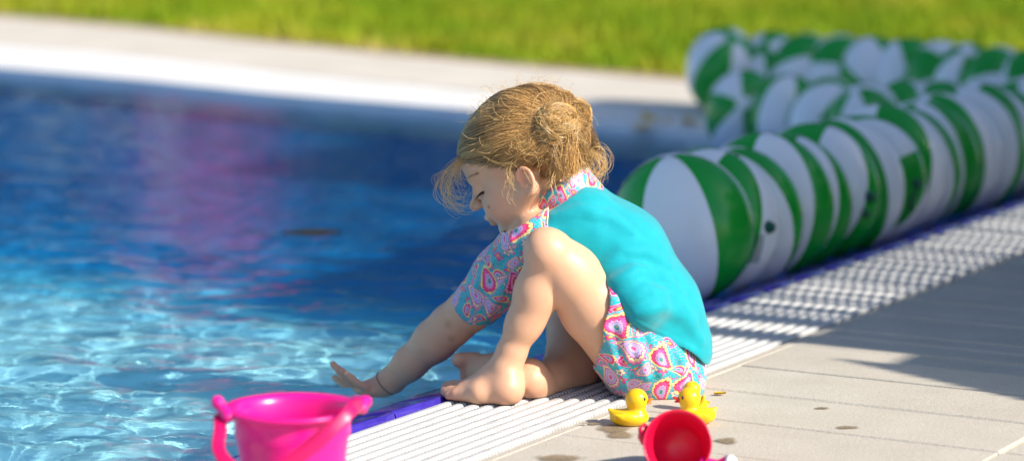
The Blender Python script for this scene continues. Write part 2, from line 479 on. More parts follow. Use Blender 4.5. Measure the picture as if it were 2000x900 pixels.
# deck
deck = empty('pool_deck', UV(3.2, 0.5, 0))
tag(deck, kind='structure')
mesh_obj('joint_bed', *box_uv(-1.5, 12, GW + 0.006, 14, -0.3, -0.006), m_joint, deck, smooth=False)
mesh_obj('border_strip', *box_uv(U0, U1, GW + 0.007, GW + 0.021, -0.1, -0.0015, 0.002), m_slab, deck, smooth=False)
SW, SL = 0.1655, 0.487
us = 3.018 - 11 * SW
row = 0
for i in range(44):
    u = us + i * SW
    for k, v in enumerate((GW + 0.0235, 0.708, 1.197, 1.686)):
        vend = (0.704, 1.193, 1.682, 2.171)[k]
        g = {12: 0.0065, 11: 0.0045}.get(i, 0.0009)
        o = mesh_obj('paving_slab', *box_uv(u + g, u + SW - g * 0.6, v, vend, -0.06, -random.random() * 0.0008, 0.003 if i in (11, 12) else 0.0012), m_slab, deck, smooth=False)
mesh_obj('outer_paving', *box_uv(-1.5, 12, 2.176, 13.9, -0.06, -0.001), m_slab, deck, smooth=False)
# damp marks: thin sheets of wetted concrete with their own ragged outlines
def blotch(px, py, wpx, hpx, seed, z):
    rg = np.random.default_rng(seed)
    a = np.linspace(0, 2 * math.pi, 40, endpoint=False)
    rr = 1 + sum(rg.normal() * 0.16 / k * np.cos(k * a + rg.uniform(0, 6)) for k in range(1, 7))
    pts = [PZ(px + wpx * r_ * math.cos(t), py + hpx * r_ * math.sin(t), z) for r_, t in zip(rr, a)]
    c = np.mean(pts, axis=0)
    vs = [c] + pts
    return np.array(vs), [(0, i + 1, (i + 1) % 40 + 1) for i in range(40)]
for i, q in enumerate([(1195, 838, 42, 11), (1210, 850, 34, 9), (1420, 860, 30, 8), (1605, 796, 20, 2.5), (1655, 834, 26, 4), (1090, 893, 60, 9), (1160, 826, 30, 3)]):
    o = mesh_obj('damp_mark', *blotch(*q, 40 + i, 0.0006 + 0.0001 * i), m_wet, deck, smooth=False)
    at_ = o.data.attributes.new('soak', 'FLOAT', 'POINT'); at_.data.foreach_set('value', np.array([1.0] + [0.0] * 40, dtype=np.float32))

# water
xs = np.concatenate([np.linspace(-7, -1.75, 30, endpoint=False), np.arange(-1.75, 1.9, 0.0105), np.linspace(1.9, 6, 16)])
ys = np.concatenate([np.linspace(0.4, 2.2, 14, endpoint=False), np.arange(2.2, 4.9, 0.0105), np.arange(4.9, 8.7, 0.024), np.linspace(8.7, 14, 20)])
Xg, Yg = np.meshgrid(xs, ys)
WZ = -0.020
Z = np.zeros_like(Xg)
for k in range(90):
    lam = math.exp(RNG.uniform(math.log(0.030), math.log(0.26)))
    th = RNG.normal(R(80), 0.75)
    amp = 0.00130 * (lam / 0.2) ** 0.92
    q = 2 * math.pi / lam
    wob_ = np.sin(Xg * RNG.uniform(1, 5) + Yg * RNG.uniform(1, 5) + RNG.uniform(0, 6)) + 0.6 * np.sin(Xg * RNG.uniform(5, 11) - Yg * RNG.uniform(5, 11) + RNG.uniform(0, 6))
    # ripples die down away from the splashing hand
    fade = np.clip(1.22 - (Yg - 3.2) / 1.9, 0.15 if lam > 0.10 else 0.46, 1.0)
    Z += fade * amp * np.sin(q * (Xg * math.cos(th) + Yg * math.sin(th)) + RNG.uniform(0, 6.28) + wob_ * 0.8)
Z *= 0.66
hand0 = J(700, 762, 3.62)
rh = np.hypot(Xg - hand0[0], Yg - hand0[1])
Z += 0.0022 * np.sin(rh * 2 * math.pi / 0.045) * np.exp(-rh / 0.10)
ny, nx = Xg.shape
idx = np.arange(ny * nx).reshape(ny, nx)
F = np.stack([idx[:-1, :-1], idx[:-1, 1:], idx[1:, 1:], idx[1:, :-1]], -1).reshape(-1, 4)
wv = np.stack([Xg, Yg, WZ + Z], -1).reshape(-1, 3)
water = mesh_obj('pool_water', wv, F, m_water)
tag(water, kind='structure')
water.cycles.is_caustics_caster = True
# pool floor, getting deeper away from the edge
fx = np.linspace(-9, 7, 60); fy = np.linspace(-1, 15, 60)
FX, FY = np.meshgrid(fx, fy)
fu = FX * EU[0] + FY * EU[1]
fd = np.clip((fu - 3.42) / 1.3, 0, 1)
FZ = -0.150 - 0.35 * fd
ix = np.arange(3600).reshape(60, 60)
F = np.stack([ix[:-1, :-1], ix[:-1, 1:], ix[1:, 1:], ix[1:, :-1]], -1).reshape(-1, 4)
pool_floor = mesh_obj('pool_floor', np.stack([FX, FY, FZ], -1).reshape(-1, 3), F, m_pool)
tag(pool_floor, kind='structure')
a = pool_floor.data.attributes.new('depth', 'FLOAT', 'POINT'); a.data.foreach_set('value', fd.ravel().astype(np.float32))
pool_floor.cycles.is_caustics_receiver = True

# far side: grate, paving, dry edge and lawn, each from the lines seen in the photograph
far_w = [(-900, 80), (-400, 103), (0, 132), (250, 153), (550, 184), (925, 214), (1340, 250), (1800, 285), (2400, 320)]
far_t = [(-900, 36), (-400, 58), (0, 88), (250, 108), (550, 142), (925, 180), (1340, 218), (1800, 258), (2400, 298)]
far_g = [(-900, -20), (-400, 2), (0, 33), (250, 53), (550, 86), (950, 124), (1340, 158), (1800, 205), (2400, 250)]
def strip(name, la, lb, z0, z1, m, n_=1):
    A = np.array([PZ(*q) for q in la]); B = np.array([PZ(*q) for q in lb])
    vs, fs, k = [], [], len(A)
    for P_, z in ((A, z0), (A, z1), (B, z1), (B, z0)):
        for q in P_: vs.append((q[0], q[1], z))
    for r_ in range(3):
        for i in range(k - 1):
            fs.append((r_ * k + i, r_ * k + i + 1, (r_ + 1) * k + i + 1, (r_ + 1) * k + i))
    return tag(mesh_obj(name, vs, fs, m, smooth=False), kind='structure')
strip('far_pool_grate', far_w, far_t, -1.0, 0.0, m_farwhite)
off = lambda L, d: [(x, y + d) for x, y in L]
strip('far_footpath', off(far_t, -0.4), far_g, -1.0, 0.001, m_path)
strip('dry_turf_edge', off(far_g, 1), off(far_g, -5), -0.3, 0.005, m_sand)
gb = np.array([PZ(*q, 0) for q in far_g])
lv = [(q[0], q[1] + 0.03, -0.004) for q in gb] + [(-60, 80, -0.004), (60, 80, -0.004)]
lv = [(-60, gb[0][1] + 8, -0.004)] + lv[:len(gb)] + [(60, 6, -0.004), (60, 90, -0.004), (-60, 90, -0.004)]
lawn = tag(mesh_obj('lawn', lv, [tuple(range(len(lv)))], m_lawn, smooth=False), kind='structure')
# grass blades over the part of the lawn near the frame
NB = 70000
gx = RNG.uniform(-3.4, 3.2, NB * 2); gy = RNG.uniform(7.2, 14.5, NB * 2)
edge_y = np.interp(gx, gb[:, 0], gb[:, 1])
keep = (gy > edge_y + 0.02 + RNG.exponential(0.03, NB * 2)) & (gx * EV[0] + gy * EV[1] - V0 < -0.25)
gx, gy = gx[keep][:NB], gy[keep][:NB]
m_ = len(gx)
hh = RNG.uniform(0.025, 0.075, m_); ww = RNG.uniform(0.003, 0.007, m_); an = RNG.uniform(0, 6.28, m_); ln = RNG.normal(0, 0.35, (m_, 2)) * hh[:, None]
bx, by = np.cos(an) * ww, np.sin(an) * ww
z0 = np.full(m_, -0.006)
V = np.stack([np.stack([gx - bx, gy - by, z0], -1), np.stack([gx + bx, gy + by, z0], -1), np.stack([gx + ln[:, 0], gy + ln[:, 1], hh], -1)], 1).reshape(-1, 3)
grass = mesh_obj('grass', V, np.arange(m_ * 3).reshape(-1, 3), m_grass, smooth=False)
tag(grass, 'short green and straw coloured grass of the sunny lawn behind the pool', 'grass', kind='stuff')

# ------------------------------------------------------------------ implicit surfaces
class Q:
    """points in blocks, so that far primitives can be skipped"""
    def __init__(s, P):
        s.P = P
        s.c = 0.5 * (P.min(1) + P.max(1)); s.r = np.linalg.norm(P.max(1) - s.c, axis=1) + 1e-6
FAR = 0.5
class Prim:
    def near(s, q, m=0.045):
        return np.nonzero(np.linalg.norm(q.c - s.bc, axis=1) < s.br + q.r + m)[0]
class Cone(Prim):
    def __init__(s, a, b, r1, r2=None):
        s.a, s.b = np.asarray(a, float), np.asarray(b, float); s.r1, s.r2 = r1, r1 if r2 is None else r2
        s.bc = (s.a + s.b) / 2; s.br = np.linalg.norm(s.b - s.a) / 2 + max(s.r1, s.r2)
    def d(s, P):
        ba = s.b - s.a; pa = P - s.a
        h = np.clip((pa @ ba) / max(ba @ ba, 1e-12), 0, 1)
        return np.linalg.norm(pa - h[..., None] * ba, axis=-1) - (s.r1 + (s.r2 - s.r1) * h)
class Ell(Prim):
    def __init__(s, c, r, M=None):
        s.bc = np.asarray(c, float); s.rr = np.asarray(r, float); s.br = s.rr.max(); s.M = np.eye(3) if M is None else np.asarray(M, float)  # rows: local axes
    def d(s, P):
        l = (P - s.bc) @ s.M.T
        k0 = np.linalg.norm(l / s.rr, axis=-1); k1 = np.linalg.norm(l / s.rr ** 2, axis=-1) + 1e-9
        return k0 * (k0 - 1) / k1
class Poly(Prim):
    def __init__(s, pts, rad):
        s.seg = [Cone(pts[i], pts[i + 1], rad[i], rad[i + 1]) for i in range(len(pts) - 1)]
        pts = np.asarray(pts); s.bc = pts.mean(0); s.br = np.linalg.norm(pts - s.bc, axis=1).max() + max(rad)
    def d(s, P):
        e = s.seg[0].d(P)
        for g_ in s.seg[1:]: e = np.minimum(e, g_.d(P))
        return e
def smin(a, b, k):
    h = np.clip(0.5 + 0.5 * (b - a) / k, 0, 1)
    return b + (a - b) * h - k * h * (1 - h)
class Group:
    def __init__(s): s.ops = []
    def add(s, prim, k=0.01): s.ops.append(('a', prim, k)); return s
    def sub(s, prim, k=0.004): s.ops.append(('s', prim, k)); return s
    def chain(s, pts, rad, k=0.012):
        for i in range(len(pts) - 1): s.add(Cone(pts[i], pts[i + 1], rad[i], rad[i + 1]), k)
        return s
    def group(s, g, k=0.004): s.ops.append(('g', g, k)); return s
    def __call__(s, q):
        d = np.full(q.P.shape[:2], FAR)
        for op, pr, k in s.ops:
            if op == 'g':
                d = smin(d, pr(q), k); continue
            i = pr.near(q)
            if len(i) == 0: continue
            e = pr.d(q.P[i])
            d[i] = smin(d[i], e, k) if op == 'a' else -smin(-d[i], e, k)
        return d
def mesh_sdf(fn, lo, hi, h):
    """surface nets over a sparse grid"""
    lo = np.asarray(lo, float); B = 8
    nb = np.ceil((np.asarray(hi) - lo) / (h * B)).astype(int) + 1
    g = np.stack(np.meshgrid(*[np.arange(k) for k in nb], indexing='ij'), -1).reshape(-1, 3)
    cen = lo + (g + 0.5) * B * h
    dc = fn(Q(cen[:, None, :]))[:, 0]
    act = np.abs(dc) < B * h * 0.87 * 1.7 + 0.006
    D = np.repeat(np.repeat(np.repeat(np.where(dc > 0, 1.0, -1.0).reshape(nb).astype(np.float32), B, 0), B, 1), B, 2)
    ga = g[act]
    loc = np.stack(np.meshgrid(*[np.arange(B)] * 3, indexing='ij'), -1).reshape(-1, 3)
    for s in range(0, len(ga), 1500):
        gg = ga[s:s + 1500]
        ii = gg[:, None, :] * B + loc[None]
        v = fn(Q(lo + ii * h))
        D[ii[..., 0], ii[..., 1], ii[..., 2]] = v
    S = D < 0
    # cells with a sign change
    cnt = np.zeros(tuple(np.array(D.shape) - 1), np.int8)
    for dx in (0, 1):
        for dy in (0, 1):
            for dz in (0, 1):
                cnt += S[dx:D.shape[0] - 1 + dx, dy:D.shape[1] - 1 + dy, dz:D.shape[2] - 1 + dz]
    cells = np.argwhere((cnt > 0) & (cnt < 8))
    idm = np.full(cnt.shape, -1, np.int64); idm[tuple(cells.T)] = np.arange(len(cells))
    acc = np.zeros((len(cells), 3)); num = np.zeros(len(cells))
    corners = [(a_, b_, c_) for a_ in (0, 1) for b_ in (0, 1) for c_ in (0, 1)]
    val = {c_: D[cells[:, 0] + c_[0], cells[:, 1] + c_[1], cells[:, 2] + c_[2]].astype(float) for c_ in corners}
    for c1 in corners:
        for ax in range(3):
            if c1[ax]: continue
            c2 = list(c1); c2[ax] = 1; c2 = tuple(c2)
            a_, b_ = val[c1], val[c2]
            x = (a_ < 0) != (b_ < 0)
            t = np.where(x, a_ / np.where(x, a_ - b_, 1), 0)
            pt = np.tile(np.array(c1, float), (len(cells), 1)); pt[:, ax] = t
            acc += np.where(x[:, None], pt, 0); num += x
    verts = lo + (cells + acc / num[:, None]) * h
    faces = []
    for ax in range(3):
        o1, o2 = (ax + 1) % 3, (ax + 2) % 3
        sl0 = [slice(None)] * 3; sl1 = [slice(None)] * 3
        sl0[ax] = slice(0, -1); sl1[ax] = slice(1, None)
        e = np.argwhere(S[tuple(sl0)] != S[tuple(sl1)])
        ok = (e[:, o1] > 0) & (e[:, o2] > 0) & (e[:, o1] < cnt.shape[o1]) & (e[:, o2] < cnt.shape[o2]) & (e[:, ax] < cnt.shape[ax])
        e = e[ok]
        def cid(d1, d2):
            c_ = e.copy(); c_[:, o1] -= d1; c_[:, o2] -= d2
            return idm[tuple(c_.T)]
        f = np.stack([cid(1, 1), cid(0, 1), cid(0, 0), cid(1, 0)], -1)
        inside = S[tuple(e.T)]
        f[~inside] = f[~inside][:, ::-1]
        faces.append(f)
    F = np.concatenate(faces)
    F = F[(F >= 0).all(1)]
    return verts, F
def relax(v, F, it=2, w=0.5):
    n_ = len(v)
    e = np.concatenate([F[:, [0, 1]], F[:, [1, 2]], F[:, [2, 3]], F[:, [3, 0]]])
    for _ in range(it):
        s = np.zeros_like(v); c_ = np.zeros(n_)
        for a_, b_ in ((0, 1), (1, 0)):
            for k in range(3): s[:, k] += np.bincount(e[:, a_], weights=v[e[:, b_], k], minlength=n_)
            c_ += np.bincount(e[:, a_], minlength=n_)
        v = v + w * (s / np.maximum(c_, 1)[:, None] - v)
    return v
def trace(fn, px, py, y0=2.9):
    d = ray(px, py); d = d / np.linalg.norm(d)
    t = y0 / d[1]
    for _ in range(160):
        p_ = CAM + d * t
        e = float(fn(Q(p_.reshape(1, 1, 3)))[0, 0])
        if e < 0.0003: return p_
        t += min(e, 0.03) * 0.7
        if t > 5: return None
    return CAM + d * t
# ------------------------------------------------------------------ unseen board screen added to shade the balls and the deck
screen = empty('added_shade_screen', UV(5.0, 1.3, 0))
tag(screen, 'unseen brown board screen added beside the deck, casting the shade on the balls', 'screen')
HT, LT = 2.15, 1.46
pieces = [(3.315 + 0.014 * k, 3.329 + 0.014 * k, 0.02, 0.50 + 0.024 * k) for k in range(10)] + [(3.455, 3.53, 0.02, 0.66), (3.53, 3.60, 0.02, LT), (3.60, 3.655, 0.02, 0.79), (5.25, 6.45, 0.02, HT)]  # heights and gaps shaped for the shade they throw
pieces += [(3.655, 5.25, 0.02, 0.80), (3.655, 5.25, 0.955, LT)]      # open band between these, shaped to let sun onto the grate
for a_, b_, z0_, h_ in pieces:
    k = max(1, round((b_ - a_) / 0.15))
    for i in range(k):
        w_ = (b_ - a_) / k
        mesh_obj('board', *box_uv(a_ + i * w_ + 0.0004, a_ + (i + 1) * w_ - 0.0004, 1.30, 1.325, z0_, h_), m_wood, screen, smooth=False)
rp = random.Random(8)
u_ = 3.66
while u_ < 5.22:
    w_ = rp.uniform(0.020, 0.045)
    mesh_obj('picket', *box_uv(u_, u_ + w_, 1.302, 1.318, 0.801, 0.954), m_wood, screen, smooth=False)
    u_ += w_ + rp.choice([0.010, 0.013, 0.016, 0.020, 0.030])
for z_ in (0.3, 1.25, 1.9):
    mesh_obj('rail', *box_uv({0.3: 3.34, 1.25: 3.66, 1.9: 5.28}[z_], 6.42, 1.327, 1.37, z_, z_ + 0.07), m_wood, screen, smooth=False)
for u_ in (3.68, 5.3, 6.3):
    mesh_obj('post', *box_uv(u_, u_ + 0.035, 1.372, 1.45, 0.0, LT if u_ < 5 else HT), m_wood, screen, smooth=False)

# ------------------------------------------------------------------ beach balls
def rotm(ax, ang):
    return np.array(Matrix.Rotation(ang, 3, Vector([float(x) for x in ax])))
ROW = np.stack([EU, np.cross([0, 0, 1.0], EU), [0, 0, 1.0]])      # rows: along the row, across, up
def beach_ball(c, r_, squash, M, label, group, axis=ROW, colors=0, print_at=None, puff=2.0, gores=6):
    root = empty('beach_ball', c - np.array([0, 0, r_ * 0.95]))
    tag(root, label, 'beach ball', group)
    def place(p):
        """unit sphere -> squeezed ball in the row"""
        q = p @ M.T
        l = q @ axis.T
        s = np.sign(l[:, :1]) * np.abs(l[:, :1]) ** (puff / 2.0) * squash
        l = np.concatenate([s, l[:, 1:]], 1)
        return c + r_ * (l @ axis)
    nl, nt = 10, 18
    capa = R(9)
    for g_ in range(gores):
        lon = np.linspace(0, 2 * math.pi / gores, nl + 1); t = np.linspace(-math.pi / 2 + capa, math.pi / 2 - capa, nt + 1)
        L, T = np.meshgrid(lon, t)
        e = np.minimum(L, 2 * math.pi / gores - L) * np.cos(T)
        rr = 1 - 0.012 * np.exp(-(e / 0.035) ** 2)
        # little puckers near the seams of a vinyl ball
        rr -= 0.004 * np.exp(-(e / 0.10) ** 2) * (0.5 + 0.5 * np.sin(T * 46 + g_ * 2.1))
        La = L + g_ * 2 * math.pi / gores
        p = np.stack([rr * np.cos(T) * np.cos(La), rr * np.cos(T) * np.sin(La), rr * np.sin(T)], -1).reshape(-1, 3)
        ix = np.arange((nt + 1) * (nl + 1)).reshape(nt + 1, nl + 1)
        F = np.stack([ix[:-1, :-1], ix[:-1, 1:], ix[1:, 1:], ix[1:, :-1]], -1).reshape(-1, 4)
        mesh_obj('panel', place(p), F, m_bgreen if (g_ + colors) % 2 == 0 else m_bwhite, root)
    for s in (-1, 1):
        a_ = np.linspace(0, 2 * math.pi, 24, endpoint=False)
        ring = np.stack([np.cos(a_) * math.sin(capa * 1.12), np.sin(a_) * math.sin(capa * 1.12), np.full(24, s * math.cos(capa * 1.12))], -1) * 1.003
        p = np.concatenate([[[0, 0, s * 1.006]], ring])
        fs = [(0, 1 + i, 1 + (i + 1) % 24) if s > 0 else (0, 1 + (i + 1) % 24, 1 + i) for i in range(24)]
        mesh_obj('end_cap', place(p), fs, m_bwhite if s > 0 else m_bgreen, root)
    if print_at is not None:      # valve with its strap, and lines of small print, on the side seen
        dv, kind = print_at
        dv = np.asarray(dv, float); dv /= np.linalg.norm(dv)
        side = np.cross(dv, [0, 0, 1.0]); side /= np.linalg.norm(side); upv = np.cross(side, dv)
        def at(a_, b_, h_=1.0):
            p = dv + side * a_ + upv * b_
            p = p / np.linalg.norm(p) * h_
            l = p @ axis.T; l[0] *= squash
            return c + r_ * (l @ axis)
        vv, vf = [], []
        for h_, w_ in ((0.99, 0.085), (1.03, 0.085), (1.04, 0.06), (1.09, 0.055), (1.10, 0.0)):
            for i in range(14):
                t = 2 * math.pi * i / 14
                vv.append(at(w_ * math.cos(t), w_ * math.sin(t), h_))
        for k in range(4):
            for i in range(14):
                j = (i + 1) % 14
                vf.append((k * 14 + i, k * 14 + j, (k + 1) * 14 + j, (k + 1) * 14 + i))
        mesh_obj('valve', vv, vf, m_bdark, root)
        if kind == 'print':
            for k in range(3):
                parts = []
                y = -0.10
                rg = random.Random(5 + k)
                while y > -0.55:
                    h2 = rg.uniform(0.012, 0.03)
                    x = 0.10 + k * 0.075
                    parts.append((np.array([at(x, y, 1.004), at(x + 0.05, y, 1.004), at(x + 0.05, y - h2, 1.004), at(x, y - h2, 1.004)]), [(0, 1, 2, 3)]))
                    y -= h2 + 0.014
                mesh_obj('printed_line', *join(parts), m_bdark, root, smooth=False)
        if kind == 'strap':
            pts = [at(0.02 + 0.07 * math.sin(t), -0.12 - 0.32 * t / 3, 1.02) for t in np.linspace(0, 3, 10)]
            mesh_obj('valve_strap', *tube(pts, 0.0042, 6), m_bdark, root)
        if kind == 'plug':
            pts = [at(0.06 + 0.08 * t, -0.20 - 0.06 * t, 1.0 + 0.05) for t in np.linspace(0, 1, 5)]
            mesh_obj('valve_plug', *tube(pts, 0.0075, 8), m_bdark, root)
    return root
grp1 = 'squeezed beach balls floating along the pool edge'
ordn = ['first', 'second', 'third', 'fourth', 'fifth', 'sixth', 'seventh', 'eighth', 'ninth', 'tenth', 'eleventh', 'twelfth', 'thirteenth', 'fourteenth', 'fifteenth', 'sixteenth', 'seventeenth', 'eighteenth']
# colour of the panel turned to the right-hand side of each ball: g green, w white
front = 'wwggggwwwggwgwwgwg'
rb = random.Random(11)
for i, ch in enumerate(front):
    u_ = 3.888 + i * 0.1005
    r_ = 0.1185 + rb.uniform(-0.003, 0.003)
    c_ = UV(u_, -0.138 + rb.uniform(-0.008, 0.008), WZ + r_ * 0.90 + rb.uniform(-0.004, 0.004))
    if i == 0:
        az, tilt = R(-104), rotm((0, 1, 0), R(-12))
        lab = 'green and white beach ball nearest the girl, wide white panel towards the viewer'
    else:
        az = R(-24 + rb.uniform(-10, 10)); tilt = rotm((rb.uniform(-1, 1), rb.uniform(-1, 1), 0.01), R(rb.uniform(4, 20)))
        look = 'white panel' if ch == 'w' else 'green panel'
        lab = f'beach ball, {ordn[i]} from the girl in the pool-edge row, {look} on its right'
    if i == 7: tilt = rotm((0, 1, 0), R(62)) 
    if i == 1: lab = 'beach ball second from the girl, white right-hand panel with valve and small print'
    # gore 0 is green (colors=0); turn so that a gore of the wanted colour faces az
    M_ = tilt @ rotm((0, 0, 1), az - R(30))
    pr = {1: ((0.62, -0.74, 0.02), 'print'), 5: ((0.62, -0.76, 0.02), 'plug'), 7: ((0.60, -0.78, 0.05), 'strap')}.get(i)
    beach_ball(c_, r_, 0.66 if i == 0 else 0.52, M_, lab, grp1, colors=0 if ch == 'g' else 1, print_at=pr)
grp2 = 'beach balls heaped behind the pool-edge row'
rear = [(1452, 6.22, 'a'), (1540, 6.12, 'a'), (1618, 6.02, 'a'), (1692, 5.92, 'a'), (1768, 5.98, 'a'), (1842, 5.95, 'a'), (1912, 5.9, 'a'), (1985, 5.85, 'a'),
        (1412, 6.95, 'b'), (1508, 6.98, 'b'), (1572, 6.9, 'b'), (1640, 6.86, 'b'), (1705, 6.8, 'b'), (1772, 6.75, 'b'), (1835, 6.66, 'b'), (1888, 6.58, 'b'), (1948, 6.5, 'b'), (2015, 6.45, 'b')]
na = nb_ = 0
for k, (px, Y, rw) in enumerate(rear):
    r_ = 0.100 if rw == 'a' else (0.108 if k == 8 else 0.102)
    X = (px - CX) / FPX * (Y * math.cos(PITCH) + 0.6 * math.sin(PITCH))
    c_ = np.array([X, Y, (WZ + r_ * 0.92) if rw == 'a' else 0.001 + r_ * 0.97])
    ax = np.stack([np.array([0.83, -0.55, 0]), np.array([0.55, 0.83, 0]), [0, 0, 1.0]])
    M_ = rotm((rb.uniform(-1, 1), rb.uniform(-1, 1), rb.uniform(-1, 1)), R(rb.uniform(20, 170)))
    if k == 0: M_ = rotm((1, 0, 0), R(70)) @ rotm((0, 0, 1), R(35))
    if k == 1: M_ = rotm((0, 1, 0), R(8)) @ rotm((0, 0, 1), R(-112 - 30))
    if rw == 'a':
        lab = ('beach ball leftmost of the nearer heaped line, white above and green below' if na == 0 else
               f'heaped beach ball, {ordn[na]} from left in the line just behind the pool-edge row')
        na += 1
    else:
        lab = ('beach ball at the far left end of the heap, against the lawn' if nb_ == 0 else
               f'heaped beach ball, {ordn[nb_]} from left in the farthest line by the lawn')
        nb_ += 1
    beach_ball(c_, r_, 0.80, M_, lab, grp2, axis=ax, colors=1 if k == 1 else 0)

# ------------------------------------------------------------------ pink bucket on the grate
bc = PZ(573, 1004, 0.0)
bucket = empty('toy_bucket', bc)
tag(bucket, 'bright pink plastic toy bucket with hanging strap handle, on the white grate', 'bucket')
Rr, Rb, Hb = 0.0690, 0.047, 0.116
prof = [(0.0, 0.004), (Rb - 0.004, 0.004), (Rb, 0.0), (Rb + 0.001, 0.004)]
for t in np.linspace(0.06, 0.93, 16):
    rr = Rb + (Rr - 0.006 - Rb) * t + (0.0016 if (0.42 < t < 0.50 or 0.72 < t < 0.80) else 0.0)
    prof.append((rr, Hb * t))
prof += [(Rr - 0.006, Hb * 0.945), (Rr + 0.001, Hb * 0.955), (Rr + 0.0035, Hb * 0.975), (Rr + 0.003, Hb * 0.995), (Rr, Hb), (Rr - 0.006, Hb * 0.998), (Rr - 0.010, Hb * 0.97)]
for t in np.linspace(0.92, 0.07, 8):
    prof.append((Rb + (Rr - 0.010 - Rb) * t - 0.0015, Hb * t))
prof.append((0.0, 0.0065))
v, f = lathe(prof, 72)
mesh_obj('bucket_wall', v + bc, f, m_pink, bucket)
lug_az = R(198)
for s, la in ((1, lug_az), (-1, lug_az + math.pi)):
    d_ = np.array([math.cos(la), math.sin(la), 0]); t_ = np.array([-d_[1], d_[0], 0])
    g = Group()
    b0 = bc + d_ * (Rr + 0.002) + np.array([0, 0, Hb * 0.985])
    g.add(Cone(b0 - t_ * 0.016 - [0, 0, 0.003], b0 + t_ * 0.016 - [0, 0, 0.003], 0.0055), 0.004)
    g.add(Cone(b0 - t_ * 0.010, b0 + d_ * 0.008 + [0, 0, 0.011 if s > 0 else 0.001], 0.0055, 0.0052), 0.006)
    g.add(Cone(b0 + t_ * 0.010, b0 + d_ * 0.008 + [0, 0, 0.011 if s > 0 else 0.001], 0.0055, 0.0052), 0.006)
    v, F = mesh_sdf(g, b0 - 0.03, b0 + 0.03, 0.0014)
    mesh_obj('handle_lug', relax(v, F, 2), F, m_pink, bucket)
# strap handle hanging in front of the bucket
A0 = bc + np.array([math.cos(lug_az), math.sin(lug_az), 0]) * (Rr + 0.0075) + np.array([0, 0, Hb * 0.955])
A1 = bc - np.array([math.cos(lug_az), math.sin(lug_az), 0]) * (Rr + 0.0075) + np.array([0, 0, Hb * 0.955])
yb = bc[1]
ctl = [A0, J(430, 838, yb - 0.045), J(428, 880, yb - 0.066), J(462, 915, yb - 0.078), J(530, 918, yb - 0.082), J(600, 880, yb - 0.080), J(655, 832, yb - 0.070), J(692, 795, yb - 0.045), A1]
def catmull(pts, M):
    pts = np.asarray(pts, float); n_ = len(pts)
    x = np.linspace(0, n_ - 1, M); i = np.clip(x.astype(int), 0, n_ - 2); f_ = (x - i)[:, None]
    p0 = pts[np.clip(i - 1, 0, n_ - 1)]; p1 = pts[i]; p2 = pts[i + 1]; p3 = pts[np.clip(i + 2, 0, n_ - 1)]
    return 0.5 * (2 * p1 + (p2 - p0) * f_ + (2 * p0 - 5 * p1 + 4 * p2 - p3) * f_ ** 2 + (3 * p1 - p0 - 3 * p2 + p3) * f_ ** 3)
path = catmull(ctl, 48)
v, f = tube(path, 1, 12, flat=(0.0066, 0.0019, (0.05, -1.0, 0.25)))
mesh_obj('handle', v, f, m_pinkd, bucket)

# ------------------------------------------------------------------ small red watering can lying with its mouth to the viewer
cc = J(1323, 866, 3.06)
can = empty('toy_watering_can', (cc[0], cc[1], 0.0))
tag(can, 'red toy watering can tipped over on the paving, open mouth towards the viewer', 'watering can')
Rc = 0.0385
axm = np.array([-0.10, -0.93, 0.36]); axm /= np.linalg.norm(axm)
sx = np.cross(axm, [0, 0, 1.0]); sx = -sx / np.linalg.norm(sx); sy = np.cross(axm, sx)
if sy[2] < 0: sy = -sy
def canp(v):
    return cc + v[:, :1] * sx + v[:, 1:2] * sy + v[:, 2:3] * axm
prof = [(0, -0.058), (0.024, -0.058), (0.027, -0.055), (0.030, -0.04), (0.0345, -0.018), (Rc - 0.0015, -0.003), (Rc, 0.0), (Rc - 0.0005, 0.0018), (Rc - 0.0022, 0.0012), (Rc - 0.004, -0.004), (0.032, -0.018), (0.0275, -0.04), (0.0245, -0.053), (0, -0.0545)]
v, f = lathe(prof, 64)
mesh_obj('cup', canp(v), f, m_red, can)
# spout with white sprinkler on the right
b0 = cc + sx * (Rc * 0.72) - sy * 0.024 - axm * 0.012
b1 = cc + sx * (Rc + 0.019) - sy * 0.0225 - axm * 0.004
dr = (b1 - b0) / np.linalg.norm(b1 - b0)
pa = [b0 + (b1 - b0) * t for t in np.linspace(0, 1, 12)]
ra = np.interp(np.linspace(0, 1, 12), [0, 0.35, 0.6, 1.0], [0.012, 0.0095, 0.0075, 0.0125])
mesh_obj('spout', *tube(pa, ra, 20), m_pink, can)
pa = [b1 - dr * 0.001, b1 + dr * 0.004, b1 + dr * 0.008, b1 + dr * 0.0095]
mesh_obj('sprinkler', *tube(pa, [0.0126, 0.0122, 0.009, 0.004], 20), m_white, can)
# the lug for the handle on the left
l0 = cc - sx * (Rc - 0.001) + sy * 0.012 - axm * 0.006
mesh_obj('handle_lug', *tube([l0 - sy * 0.012, l0 - sx * 0.003 - sy * 0.004, l0 - sx * 0.003 + sy * 0.004, l0 + sy * 0.010 + sx * 0.002], [0.003, 0.0045, 0.0045, 0.003], 10), m_red, can)

